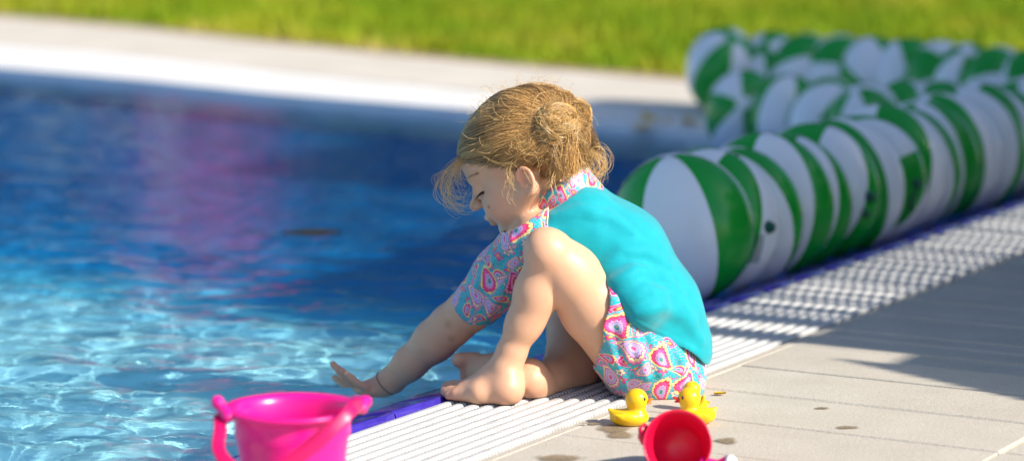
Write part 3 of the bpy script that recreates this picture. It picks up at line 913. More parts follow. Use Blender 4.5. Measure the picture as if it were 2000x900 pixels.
# ------------------------------------------------------------------ rubber ducks
def duck(base, head, s, beakmat, label, tail_up=1.0):
    """base on the ground, head = direction it looks (angle in the ground plane), s = length"""
    root = empty('rubber_duck', base)
    tag(root, label, 'rubber duck', 'yellow rubber ducks by the seated girl')
    d = np.array([math.cos(head), math.sin(head), 0]); t = np.array([-d[1], d[0], 0]); z = np.array([0, 0, 1.0])
    P_ = lambda x, y, h: base + s * (d * x + t * y + z * h * 0.90)
    M_ = np.stack([d, t, z])
    g = Group()
    g.add(Ell(P_(0.0, 0, 0.20), s * np.array([0.46, 0.33, 0.215]), M_), 0.01)
    g.add(Ell(P_(0.16, 0, 0.25), s * np.array([0.27, 0.27, 0.22]), M_), s * 0.08)
    g.add(Cone(P_(-0.30, 0, 0.27), P_(-0.47, 0, 0.40 * tail_up), s * 0.13, s * 0.045), s * 0.10)
    for q in (-1, 1):
        g.add(Ell(P_(-0.06, 0.27 * q, 0.25), s * np.array([0.25, 0.09, 0.125]), M_), s * 0.03)
        g.add(Cone(P_(-0.18, 0.29 * q, 0.27), P_(-0.33, 0.31 * q, 0.34), s * 0.07, s * 0.025), s * 0.04)
    g.add(Cone(P_(0.16, 0, 0.40), P_(0.17, 0, 0.56), s * 0.20, s * 0.22), s * 0.05)
    g.add(Ell(P_(0.17, 0, 0.69), s * np.array([0.272, 0.262, 0.262]), M_), s * 0.05)
    fl = lambda q: np.maximum(g(q), -(q.P[..., 2] - 0.0004))
    v, F = mesh_sdf(fl, base - s * 0.75 - 0.002, base + s * np.array([0.75, 0.75, 1.1]), s * 0.02)
    mesh_obj('duck_body', relax(v, F, 2), F, m_yellow, root)
    g = Group()
    g.add(Ell(P_(0.455, 0, 0.665), s * np.array([0.12, 0.105, 0.034]), np.stack([d * 0.94 + z * 0.34, t, z * 0.94 - d * 0.34])), 0.001)
    g.add(Ell(P_(0.44, 0, 0.605), s * np.array([0.095, 0.085, 0.03]), np.stack([d * 0.98 - z * 0.17, t, z * 0.98 + d * 0.17])), 0.001)
    v, F = mesh_sdf(g, P_(0.45, 0, 0.64) - s * 0.2, P_(0.45, 0, 0.64) + s * 0.2, s * 0.013)
    mesh_obj('beak', relax(v, F, 1), F, beakmat, root)
    for q in (-1, 1):
        g = Group().add(Ell(P_(0.355, 0.175 * q, 0.735), s * np.array([0.034, 0.034, 0.045]), M_), 0.001)
        v, F = mesh_sdf(g, P_(0.355, 0.175 * q, 0.735) - s * 0.07, P_(0.355, 0.175 * q, 0.735) + s * 0.07, s * 0.012)
        mesh_obj('eye', v, F, m_black, root)
    return root
duck(PZ(1229, 829, 0.0), R(-3), 0.0505, m_orange, 'yellow rubber duck with orange beak, left one in front of the shorts')
duck(PZ(1360, 826, 0.0), R(184), 0.0505, m_redv, 'yellow rubber duck with red beak behind the red watering can')
duck(PZ(1357, 802, 0.0), R(120), 0.041, m_orange, 'yellow rubber duck mostly hidden, only its back peeks out beside the shorts', 1.5)

# ------------------------------------------------------------------ leaves and litter
def leaf(name, c, l, w, ang, m, label, cat, group=None, curl=0.2):
    vs, fs = [], []
    d = np.array([math.cos(ang), math.sin(ang), 0]); t = np.array([-d[1], d[0], 0])
    n_ = 9
    for lay in (0, 1):
        for i in range(n_):
            s = i / (n_ - 1)
            ww = w * math.sin(math.pi * min(1, s * 0.98 + 0.01)) ** 0.8 + w * 0.02
            for k in (-1, 0, 1):
                vs.append(c + d * l * (s - 0.5) + t * ww * k * 0.5 + np.array([0, 0, curl * w * abs(k) + curl * l * 0.4 * (s - 0.5) ** 2 - 0.0008 * lay]))
    for lay in (0, 1):
        o_ = lay * n_ * 3
        for i in range(n_ - 1):
            for k in range(2):
                q = (o_ + i * 3 + k, o_ + (i + 1) * 3 + k, o_ + (i + 1) * 3 + k + 1, o_ + i * 3 + k + 1)
                fs.append(q if lay else q[::-1])
    o = mesh_obj(name, vs, fs, m)
    tag(o, label, cat, group)
    return o
leaf('fallen_leaf', PZ(1406, 768, 0.0025), 0.016, 0.009, 0.3, m_leafy, 'tiny yellow leaf on the paving beside the shorts', 'leaf')
leaf('floating_leaf', PZ(1441, 574, -0.014), 0.022, 0.014, 0.5, m_leafy, 'small yellow leaf on the water beneath the beach ball nearest the girl', 'leaf')
leaf('floating_leaf', PZ(1553, 545, -0.014), 0.018, 0.010, 1.2, m_leafy, 'small yellow leaf on the water under the pool-edge row of balls', 'leaf')
leaf('floating_leaf', PZ(608, 457, -0.012), 0.105, 0.075, 0.05, m_leafd, 'long dark wet leaf floating on the deep blue water', 'leaf', curl=0.05)
rl = random.Random(3)
parts = []
for i in range(34):
    c_ = PZ(rl.uniform(1248, 1362), 250 + rl.uniform(-9, 9), -0.014) + np.array([0, 0, rl.uniform(0, 0.02)])
    a_ = rl.uniform(0, 6.28); l_ = rl.uniform(0.02, 0.045)
    d = np.array([math.cos(a_), math.sin(a_), rl.uniform(-0.3, 0.3)]) * l_; t = np.array([-math.sin(a_), math.cos(a_), rl.uniform(-0.3, 0.3)]) * l_ * 0.35
    parts.append((np.array([c_ - d, c_ + t, c_ + d, c_ - t]), [(0, 1, 2, 3)]))
o = mesh_obj('floating_leaves', *join(parts), m_leafy, smooth=False)
tag(o, 'drift of yellow leaves floating at the far edge left of the ball heap', 'leaves', kind='stuff')

# ------------------------------------------------------------------ unseen beyond the lawn: trees and a pink shrub added for the water to mirror
def tree(c, h_, w_, label, seed, leafm, name='unseen_tree', n_=7000, group='unseen trees beyond the lawn', low=0.015):
    rg = np.random.default_rng(seed)
    root = empty(name, c)
    tag(root, label, 'tree' if 'tree' in name else 'shrub', group)
    pts = [c + np.array([0.15 * math.sin(k), 0.1 * math.cos(k * 1.3), h_ * 0.14 * k]) for k in range(6)]
    parts = [tube(pts, np.linspace(0.16, 0.05, 6) * h_ / 6, 8)]
    for k in range(6):
        a_ = k * 1.05 + rg.uniform(0, 0.5); s = c + np.array([0, 0, h_ * (0.25 + 0.06 * k)])
        e = s + np.array([math.cos(a_) * w_ * 0.7, math.sin(a_) * w_ * 0.7, h_ * 0.22])
        parts.append(tube([s, (s + e) / 2 + [0, 0, 0.1], e], np.array([0.06, 0.04, 0.015]) * h_ / 6, 6))
    mesh_obj('trunk', *join(parts), m_bark, root)
    cl = rg.normal(0, 1, (26, 3)); cl /= np.linalg.norm(cl, axis=1)[:, None]
    cl = cl * rg.uniform(0.45, 0.85, (26, 1)) * [w_, w_, h_ * (0.5 - low / 2)] + c + [0, 0, h_ * (0.5 + low / 2)]
    which = rg.integers(0, 26, n_)
    p = cl[which] + rg.normal(0, 1, (n_, 3)) * [w_ * 0.22, w_ * 0.22, h_ * 0.10]
    p[:, 2] = np.clip(p[:, 2], c[2] + low * h_, None)
    s = rg.uniform(0.10, 0.24, (n_, 1)) * h_ / 6
    a_ = rg.normal(0, 1, (n_, 3)); a_ /= np.linalg.norm(a_, axis=1)[:, None]
    b_ = np.cross(a_, rg.normal(0, 1, (n_, 3))); b_ /= np.linalg.norm(b_, axis=1)[:, None]
    V = np.stack([p - a_ * s, p + b_ * s * 0.5, p + a_ * s, p - b_ * s * 0.5], 1).reshape(-1, 3)
    mesh_obj('crown', V, np.arange(n_ * 4).reshape(-1, 4), leafm, root, smooth=False)
    return root
tl = ['unseen dark leafy tree beyond the lawn, far left of the row', 'unseen dark leafy tree beyond the lawn, second from left', 'unseen dark leafy tree beyond the lawn, third from left',
      'unseen dark leafy tree beyond the lawn, fourth from left', 'unseen dark leafy tree beyond the lawn, fifth from left', 'unseen dark leafy tree beyond the lawn, far right of the row']
for i, x in enumerate((-8.5, -5.6, -2.6, 0.4, 3.4, 6.8)):
    tree(np.array([x, 24.0 + (i % 2) * 1.2, 0.0]), 12.6 + 0.9 * ((i * 37) % 3), 2.9, tl[i], 60 + i, m_leaf)  # unseen; tall and dense so their mirrored crowns darken the water
tree(np.array([-1.75, 15.4, 0.0]), 2.75, 0.55, 'unseen pink shrub added beyond the lawn, mirrored as pink flecks in the pool', 90, m_petal, 'unseen_shrub', 260, None, 0.25)  # unseen, added only for its pink reflection
# ------------------------------------------------------------------ the girl at the pool edge
VOX = 0.0021
YC = 3.545                                    # depth of her body's midline
person = empty('person', (J(1275, 700, YC)[0], YC, 0.0))
tag(person, 'girl in turquoise swim shirt and paisley shorts, sitting at the pool edge, hand in water', 'person')

# --- head frame: x to the face, y to her left (the viewer), z to the crown, millimetres
yaw, tip = R(12), R(30)
hf = np.array([-math.cos(yaw), math.sin(yaw), 0]); zz = np.array([0, 0, 1.0])
HF = math.cos(tip) * hf - math.sin(tip) * zz
HU = math.sin(tip) * hf + math.cos(tip) * zz
HS = np.cross(HU, HF)
HM = np.stack([HF, HS, HU])
HO = J(1031, 300, YC)
HSC = 1.03e-3
def Hd(x, y, z): return HO + HSC * (HF * x + HS * y + HU * z)
def He(x, y, z, a, b_, c): return Ell(Hd(x, y, z), HSC * np.array([a, b_, c]), HM)
CRC, CRR = np.array([0.0, 0, 17.0]), np.array([76.0, 67.0, 60.0])
head = Group()
head.add(He(*CRC, *CRR), 0.004)
head.add(He(34, 0, -28, 43, 50, 47), 0.012)
head.add(He(52, 0, 20, 27, 46, 30), 0.012)
head.add(Cone(Hd(64, -24, 4), Hd(64, 24, 4), 0.0125), 0.010)          # brow
for s in (-1, 1):
    head.add(He(48, 31 * s, -37, 27, 22, 25), 0.012)                    # cheeks
    head.add(Cone(Hd(6, 50 * s, -36), Hd(56, 20 * s, -65), 0.015, 0.014), 0.014)
    head.sub(He(86, 27 * s, -9, 11, 13, 8.5), 0.007)
    head.add(He(67.5, 26 * s, -11, 11, 12, 11), 0.003)                  # lids over the eye
head.add(He(66, 0, -67, 13.5, 16, 12.5), 0.010)
head.add(Cone(Hd(76, 0, -3), Hd(87, 0, -21), 0.0050, 0.0062), 0.007)    # nose
head.add(He(91.0, 0, -24.5, 7.2, 8, 6.8), 0.004)
for s in (-1, 1): head.add(He(83, 8 * s, -26.5, 6, 4.5, 4.8), 0.003)
head.add(He(77, 0, -46, 9, 17, 9), 0.006)
head.add(He(82.5, 0, -44.5, 5.4, 12, 4.6), 0.0025)
head.add(He(79.5, 0, -53.5, 5.6, 11, 4.6), 0.0025)
head.sub(He(88, 0, -49.2, 6, 15, 1.0), 0.0018)
ear = Group()
for s in (-1, 1):
    er = lambda a, r_, o_=0: Hd(3 + 10.5 * r_ * math.cos(a) - 2.5 * math.sin(a), s * (66 + o_ - 3.0 * math.cos(a)), -27 + 15.5 * r_ * math.sin(a))
    pts = [er(R(20) + R(245) * k / 12, 1.0, 2.0) for k in range(13)]
    for i in range(12): ear.add(Cone(pts[i], pts[i + 1], HSC * 2.6), 0.0012)
    ear.add(He(2.5, s * 63.5, -27, 9, 4, 14.5), 0.003)
    pts = [er(R(40) + R(215) * k / 8, 0.56, 0.6) for k in range(9)]
    for i in range(8): ear.add(Cone(pts[i], pts[i + 1], HSC * 1.7), 0.0012)
    ear.add(He(5, s * 65, -41, 4.6, 4, 5.5), 0.003)
    ear.add(He(10.5, s * 64, -29, 2.6, 3.4, 4), 0.002)
    ear.sub(He(5.5, s * 70, -29, 4.4, 5.5, 7), 0.0015)
head.group(ear, 0.003)

# --- torso
TP = [J(1132, 442, YC), J(1198, 508, YC), J(1260, 607, YC), J(1281, 672, YC)]
TR = [0.055, 0.067, 0.065, 0.063]
def torso_chain(g, d_, sp=0.024, n_=4, k=0.02):
    o_ = np.array([0, sp, 0])
    for s in (-1, 1): g.chain([p_ + o_ * s for p_ in TP[:n_]], [r_ + d_ for r_ in TR[:n_]], k)
    return g
torso = torso_chain(Group(), -0.008)
PEL = J(1272, 706, YC)
torso.add(Ell(PEL, (0.060, 0.084, 0.060)), 0.015)
for s in (-1, 1): torso.add(Ell(PEL + [0.014, 0.038 * s, -0.014], (0.050, 0.046, 0.048)), 0.012)
NK0, NK1 = J(1122, 430, YC), J(1068, 345, YC)
torso.chain([NK0, NK1], [0.037, 0.034], 0.018)
# --- near (left) leg, knee drawn up
LH, LK, LA = J(1250, 694, 3.500), J(1076, 498, 3.440), J(986, 722, 3.448)
thL = Group().chain([LH, J(1163, 600, 3.468), J(1110, 536, 3.452), LK], [0.053, 0.0435, 0.0375, 0.0315], 0.012)
thL.add(Ell(J(1062, 486, 3.435), (0.024, 0.026, 0.026)), 0.012)
shL = Group().chain([J(1074, 502, 3.440), J(1046, 568, 3.443), J(1021, 634, 3.446), J(998, 690, 3.448), LA], [0.0280, 0.0250, 0.0207, 0.0172, 0.0168], 0.012)
shL.add(Ell(J(1050, 588, 3.446), (0.0205, 0.024, 0.046), rotm((0, 1, 0), R(-22))), 0.014)
heel = PZ(989, 774, 0.0185); heel[1] = 3.437
fa = np.array([-0.88, 0.475, 0]); fn = np.array([-0.475, -0.88, 0])     # along the foot, towards its outer edge
hg = np.array([heel[0], heel[1], 0.0])
FP = lambda a_, w_, z_: hg + fa * a_ + fn * w_ + np.array([0, 0, z_])
tA, tB = FP(0.074, 0.018, 0.0065), FP(0.094, -0.014, 0.008)
shL.chain([LA, heel], [0.0168, 0.0175], 0.010)
shL.add(Ell(heel + [0.002, 0.002, 0.001], (0.0195, 0.0195, 0.0185)), 0.008)
ins = J(962, 737, 3.455)
shL.chain([LA, ins, FP(0.058, 0.0, 0.0120)], [0.0178, 0.0165, 0.0110], 0.012)
shL.chain([heel, FP(0.030, 0.014, 0.0125), FP(0.060, 0.016, 0.0085)], [0.0165, 0.0125, 0.0085], 0.012)
shL.chain([heel, FP(0.035, -0.008, 0.0155), FP(0.070, -0.010, 0.0100)], [0.0165, 0.0140, 0.0095], 0.012)
shL.add(Ell(LA + np.array([0.004, -0.0160, -0.006]), (0.008, 0.006, 0.009)), 0.008)     # ankle bone
for k in range(5):
    t = k / 4.0
    r_ = (0.0056, 0.0060, 0.0062, 0.0064, 0.0078)[k]
    ee = (0.072, 0.080, 0.087, 0.091, 0.093)[k]
    w_ = 0.0185 - 0.033 * t
    shL.chain([FP(ee - 0.022, w_, r_ + 0.004), FP(ee - 0.010, w_, r_ + 0.003), FP(ee, w_, r_ + 0.0005)], [r_ * 1.1, r_ * 1.02, r_], 0.0035)
legL = Group().group(thL, 0.5).group(shL, 0.004)
legL.ops[0] = ('g', thL, 0.001)
# --- far (right) leg folded under, resting on the outer edge of the foot
RH, RK, RA = J(1262, 704, 3.600), J(1128, 706, 3.655), J(1046, 752, 3.492)
RK[2] = 0.052
thR = Group().chain([RH, RK], [0.054, 0.041], 0.012)
shR = Group().chain([RK, J(1112, 728, 3.580), RA], [0.039, 0.0345, 0.0205], 0.014)
hR = J(1036, 766, 3.474); hR[2] = 0.0215
shR.chain([RA, hR], [0.0205, 0.0205], 0.010)
tRb = J(897, 702, 3.550); tRl = J(899, 744, 3.552)
shR.chain([RA, (RA + tRb) / 2 + [0, 0, 0.006], tRb + [0.020, 0, -0.004]], [0.020, 0.0165, 0.0115], 0.012)
shR.chain([hR, (hR + tRl) / 2 + [0, 0.004, 0.004], tRl + [0.016, 0, 0.004]], [0.0195, 0.0150, 0.0100], 0.012)
shR.chain([hR + [0, 0.01, 0.008], (tRb + tRl) / 2 + [0.02, 0, 0]], [0.018, 0.0125], 0.012)
for k in range(5):
    t = k / 4.0
    r_ = (0.0098, 0.0074, 0.0068, 0.0064, 0.006)[k]
    e = tRb * (1 - t) + tRl * t + np.array([0.003 * math.sin(t * 3.1), 0, 0])
    if k: e = e + np.array([0.004, 0, -0.002])
    m0 = e + np.array([0.010, 0.0, 0.0])
    shR.chain([m0 + np.array([0.010, 0, 0]), m0, e + [0, -0.003, 0]], [r_ * 1.05, r_ * 0.92, r_], 0.0025)
legR = Group().group(thR, 0.001).group(shR, 0.007)
# --- near (left) arm, inside the raised knee, hand in the water
SHL, ELL_, WRL = J(1052, 462, 3.500), J(882, 634, 3.576), J(763, 744, 3.612)
armL = Group().chain([SHL, J(975, 540, 3.535), J(918, 604, 3.562), ELL_, J(850, 664, 3.588), J(800, 710, 3.602), WRL], [0.032, 0.029, 0.0268, 0.0262, 0.0262, 0.0205, 0.0165], 0.012)
palm = J(725, 757, 3.618)
armL.chain([WRL, J(745, 756, 3.615), palm], [0.0165, 0.0135, 0.0115], 0.010)
armL.add(Ell(J(719, 760, 3.620), (0.021, 0.023, 0.0095), rotm((0, 1, 0), R(-8))), 0.008)
fing = [((715, 757, 3.600), (696, 747, 3.596), (677, 730, 3.594), 0.0046), ((707, 759, 3.613), (686, 745, 3.611), (668, 723, 3.610), 0.0049),
        ((700, 759, 3.626), (673, 737, 3.630), (650, 710, 3.634), 0.0050), ((701, 763, 3.640), (676, 754, 3.648), (653, 737, 3.656), 0.0048), ((734, 765, 3.642), (718, 769, 3.656), (702, 766, 3.666), 0.0055)]
for a_, b_, c_, r_ in fing:
    a_, b_, c_ = J(*a_), J(*b_), J(*c_)
    armL.chain([a_, b_, (b_ + c_) / 2 + [0, 0, 0.001], c_], [r_ * 1.15, r_ * 1.05, r_, r_ * 0.86], 0.0022)
# --- far (right) arm, resting on the far thigh
SHR, ELR, WRR = J(1095, 470, 3.605), J(1176, 585, 3.668), J(1168, 668, 3.680)
armR = Group().chain([SHR, ELR], [0.032, 0.026], 0.012).chain([ELR, WRR], [0.026, 0.017], 0.012)
pr = WRR + [-0.012, 0.002, -0.022]
armR.add(Ell(pr, (0.014, 0.023, 0.020)), 0.010)
for k in range(4):
    b_ = pr + np.array([-0.006, -0.017 + 0.0113 * k, -0.012])
    armR.chain([b_, b_ + [-0.012, 0, -0.008], b_ + [-0.020, 0, -0.018 + 0.002 * abs(k - 1)]], [0.0056, 0.0052, 0.0045], 0.0025)
armR.chain([pr + [0, -0.018, 0], pr + [-0.014, -0.028, -0.006]], [0.0064, 0.005], 0.003)
body_g = Group().group(torso, 0.001).group(head, 0.010).group(legL, 0.010).group(legR, 0.006).group(armL, 0.010).group(armR, 0.010)
body_f = lambda q: np.maximum(body_g(q), -(q.P[..., 2] - 0.0006 + 0.2 * (q.P[..., 0] < -0.10)))
lo = np.array([-0.245, 3.385, -0.045]); hi = np.array([0.265, 3.735, 0.430])
v, F = mesh_sdf(body_f, lo, hi, VOX)
v = relax(v, F, 1, 0.4)
body = mesh_obj('body', v, F, m_skin, person)
base = np.array([0.71, 0.415, 0.262])
tc = np.tile(base, (len(v), 1))
def blush(c, r_, col, k):
    global tc
    w_ = np.clip(1 - np.linalg.norm(v - c, axis=1) / r_, 0, 1) ** 1.2 * k
    tc = tc * (1 - w_[:, None]) + np.array(col) * w_[:, None]
pinky = (0.66, 0.24, 0.17)
for c_, r_, k in ((heel, 0.03, 0.55), (tA, 0.03, 0.6), (tB, 0.03, 0.6), (hR, 0.028, 0.95), (tRb, 0.018, 0.8), (tRl, 0.03, 0.6), ((hR + tRl) / 2, 0.03, 0.4), (LK, 0.05, 0.22), (J(660, 722, 3.615), 0.035, 0.6), (J(690, 745, 3.61), 0.03, 0.4), (J(735, 752, 3.60), 0.025, 0.3), (ELL_, 0.04, 0.15),
                  (Hd(2, 70, -22), 0.028, 0.45), (Hd(60, 52, -36), 0.030, 0.30), (Hd(60, -52, -36), 0.03, 0.30), (Hd(92, 0, -24), 0.012, 0.4), (Hd(84, 0, -49), 0.014, 0.8)):
    blush(c_, r_, pinky, k)
bru = (0.30, 0.17, 0.08)
for px, py, r_ in ((874, 633, 0.009), (882, 662, 0.008)):
    p_ = trace(armL, px, py); blush(p_, r_, bru, 0.5)
p_ = trace(head, 954, 404); blush(p_, 0.0035, (0.35, 0.03, 0.03), 1.0)
vcol(body, 'tint', tc)

# --- thin dark band round the wrist
wc = J(757, 749, 3.6135); wx = WRL - J(800, 710, 3.602); wx /= np.linalg.norm(wx)
w1_ = np.cross(wx, [0, 1.0, 0]); w1_ /= np.linalg.norm(w1_); w2_ = np.cross(wx, w1_)
ring_ = []
for t in np.linspace(0, 2 * math.pi, 29):
    dr_ = w1_ * math.cos(t) + w2_ * math.sin(t)
    rr_ = 0.005
    while rr_ < 0.03 and float(armL(Q((wc + dr_ * rr_).reshape(1, 1, 3)))[0, 0]) < 0: rr_ += 0.0005
    ring_.append(wc + dr_ * (rr_ + 0.0002))
mesh_obj('wrist_band', *tube(ring_, 0.00045, 6, cap=False), m_lash, person)
# --- swim shirt
shirt = torso_chain(Group(), 0.001, n_=4)
shirt.add(Cone(J(1272, 620, YC) + [0, -0.022, 0], J(1297, 668, YC) + [0, -0.022, 0], 0.064, 0.0585), 0.015)
shirt.add(Cone(J(1272, 620, YC) + [0, 0.022, 0], J(1297, 668, YC) + [0, 0.022, 0], 0.064, 0.0585), 0.015)
for p_, yy in ((J(1075, 455, YC), -0.048), (J(1085, 455, YC), 0.05)):
    shirt.add(Cone(J(1135, 450, YC) + [0, yy * 0.7, 0], p_ + [0, yy, 0], 0.046, 0.034), 0.02)
shirt_base = Group(); shirt_base.ops = list(shirt.ops)
shirt.add(Cone(J(1222, 560, 3.450), J(1252, 600, 3.449), 0.027, 0.030), 0.020)
shirt_base.ops = list(shirt.ops)
folds = [([(1085, 425), (1135, 412), (1190, 425), (1235, 455)], 0.0050), ([(1196, 552), (1240, 530), (1290, 540), (1330, 578)], 0.0062),
         ([(1180, 520), (1215, 492), (1262, 492), (1305, 520)], 0.0050), ([(1226, 588), (1262, 566), (1310, 580), (1352, 625)], 0.0062),
         ([(1245, 612), (1290, 598), (1335, 622), (1368, 665)], 0.0056)]
def trace_near(p_):
    for _ in range(6):      # settle on the shirt's surface along the depth axis
        e = float(shirt_base(Q(np.asarray(p_, float).reshape(1, 1, 3)))[0, 0]); p_ = p_ + np.array([0, e, 0])
    return p_
for pl, r_ in folds:
    pp = [trace(shirt_base, *q) for q in pl]
    pp = [p_ for p_ in pp if p_ is not None and p_[1] < 3.60]
    fine_ = []
    for i in range(len(pp) - 1):
        for t in np.linspace(0, 1, 8)[:-1]: fine_.append(pp[i] * (1 - t) + pp[i + 1] * t)
    fine_.append(pp[-1])
    fine_ = [trace_near(p_) for p_ in fine_]
    nn = len(fine_)
    ra = [r_ * (0.30 + 0.70 * math.sin(math.pi * (j + 0.5) / nn)) for j in range(nn)]
    shirt.add(Poly([p_ + [0, 0.0030, 0] for p_ in fine_], ra), 0.013)
hA, hB = J(1236, 634, 3.45), J(1380, 694, YC)
hn = np.array([-(hB - hA)[2], 0, (hB - hA)[0]]); hn /= np.linalg.norm(hn)
if hn[2] > 0: hn = -hn                        # points down, out of the shirt
hem_w = lambda P: 0.0025 * np.sin(P[..., 0] * 95) + 0.002 * np.sin(P[..., 1] * 120)
cA = J(1087, 372, YC); cN = (NK1 - NK0) / np.linalg.norm(NK1 - NK0)
def shirt_f(q):
    hb = (q.P - hA) @ hn + 0.012
    d = shirt(q) - 0.0010 * np.clip(hb / 0.0012, 0, 1)          # turned-up hem, a little thicker
    d = np.maximum(d, -(d + 0.0042))
    d = np.maximum(d, (q.P - hA) @ hn + hem_w(q.P))
    d = np.maximum(d, (q.P - (cA - cN * 0.010)) @ cN)
    return d
v, F = mesh_sdf(shirt_f, [-0.02, 3.41, 0.03], [0.27, 3.69, 0.345], VOX)
v = relax(v, F, 2, 0.5)
shirt_o = mesh_obj('shirt', v, F, m_shirt, person)
# --- raglan sleeve and collar in the paisley print
slv = Group().chain([J(1085, 416, 3.520), J(1048, 462, 3.500), J(982, 538, 3.535), J(922, 604, 3.561)], [0.036, 0.0385, 0.0365, 0.0315], 0.015)
sA = J(925, 612, 3.562); sN = J(882, 650, 3.576) - J(975, 540, 3.535); sN /= np.linalg.norm(sN)
for pl in ([(1000, 470), (968, 505), (930, 560)], [(985, 560), (965, 590), (950, 618)]):
    pp = [trace(slv, *q) for q in pl]
    for i in range(2): slv.add(Cone(pp[i], pp[i + 1], 0.0035), 0.009)
seam_n = np.array([1.0, -0.15, 0.12]); seam_n /= np.linalg.norm(seam_n)
seam_p = J(1071, 420, 3.48)
def sleeve_f(q):
    d = slv(q)
    d = np.maximum(d, -(d + 0.004))
    d = np.maximum(d, (q.P - sA) @ sN + 0.0015 * np.sin(q.P[..., 1] * 160))
    d = np.maximum(d, (q.P - seam_p) @ seam_n)
    d = np.maximum(d, (q.P - (cA - cN * 0.004)) @ cN)
    return d
v, F = mesh_sdf(sleeve_f, [-0.09, 3.44, 0.08], [0.09, 3.62, 0.33], 0.0019)
v = relax(v, F, 1, 0.5)
o = mesh_obj('sleeve', v, F, m_paisley, shirt_o)
ax_ = -sN
def cyl_uv(v, c, ax, r_):
    e1 = np.cross(ax, [0, 1.0, 0]); e1 /= np.linalg.norm(e1); e2 = np.cross(ax, e1)
    l = v - c
    return np.stack([np.arctan2(l @ e1, -(l @ e2)) * r_, l @ ax], -1)
uvs = cyl_uv(v, J(985, 535, 3.535), ax_, 0.037)
if uvs is not None: vuv(o, uvs + np.array([0.31, 0.12]))
def collar_f(q):
    c_ = Cone(J(1118, 404, YC), J(1076, 346, YC), 0.0475, 0.0435)
    d = c_.d(q.P)
    d = np.maximum(d, -(d + 0.0042))
    d = np.maximum(d, (q.P - J(1084, 364, YC) - cN * 0.006) @ cN)
    d = np.maximum(d, -((q.P - J(1100, 392, YC) + cN * 0.014) @ cN))
    return d
v, F = mesh_sdf(collar_f, [-0.03, 3.47, 0.2], [0.12, 3.63, 0.36], 0.0019)
v = relax(v, F, 1, 0.5)
o = mesh_obj('collar', v, F, m_paisley, shirt_o)
vuv(o, cyl_uv(v, J(1100, 385, YC), cN, 0.046) * 1.4 + np.array([0.77, 0.45]))
# cream stitching where sleeve meets shirt
sp_ = [trace(lambda q: np.minimum(shirt_f(q), sleeve_f(q)), 1066 + 5 * math.sin(k * 0.6) * 0.5 + k * 0.6, 386 + k * 7.6) for k in range(8)]
sp_ = [p_ + np.array([0, -0.0008, 0]) for p_ in sp_ if p_ is not None]
mesh_obj('stitching', *tube(sp_, 0.0011, 6), m_seam, shirt_o)

# --- paisley shorts
sho = Group()
sho.add(Ell(PEL, (0.0655, 0.090, 0.0645)), 0.01)
for s in (-1, 1): sho.add(Ell(PEL + [0.015, 0.038 * s, -0.013], (0.0535, 0.050, 0.0505)), 0.012)
sho.chain([LH + [0.004, 0, 0.0], J(1166, 604, 3.468), J(1130, 560, 3.46)], [0.0605, 0.0490, 0.044], 0.012)
sho.chain([RH + [0.004, 0, 0.0], RK * 0.5 + RH * 0.5, RK], [0.060, 0.052, 0.046], 0.012)
sho_base = Group(); sho_base.ops = list(sho.ops)
for pl, r_ in (([(1236, 640), (1250, 690), (1262, 735)], 0.004), ([(1200, 585), (1215, 640), (1228, 700)], 0.0045), ([(1262, 640), (1285, 690), (1290, 730)], 0.003), ([(1300, 650), (1330, 700), (1335, 745)], 0.0025), ([(1180, 640), (1200, 700), (1222, 750)], 0.003)):
    pp = [trace(sho_base, *q) for q in pl]
    for i in range(2): sho.add(Cone(pp[i], pp[i + 1], r_, r_ * 0.7), 0.009)
gA, gB = J(1187, 553, 3.46), J(1163, 731, 3.46)
gn = np.array([(gB - gA)[2], 0, -(gB - gA)[0]]); gn /= np.linalg.norm(gn)
if gn[0] > 0: gn = -gn                        # points to the knee
def shorts_f(q):
    d = sho(q)
    d = np.maximum(d, -(d + 0.0042))
    d = np.maximum(d, (q.P - gA) @ gn + 0.0018 * np.sin(q.P[..., 2] * 110) + 0.0015 * np.sin(q.P[..., 1] * 140))
    d = np.maximum(d, -(q.P[..., 2] - 0.0002))
    d = np.maximum(d, q.P[..., 2] - J(1280, 530, 3.46)[2])
    return d
v, F = mesh_sdf(shorts_f, [0.06, 3.38, -0.01], [0.27, 3.72, 0.2], VOX)
v = relax(v, F, 1, 0.5)
shorts = mesh_obj('shorts', v, F, m_paisley, person)
ang = np.arctan2(v[:, 1] - PEL[1], v[:, 0] - (PEL[0] - 0.01))
vuv(shorts, np.stack([ang * 0.085, v[:, 2] * 1.0 + 0.02 * np.sin(ang)], -1) + np.array([0.52, 0.21]))

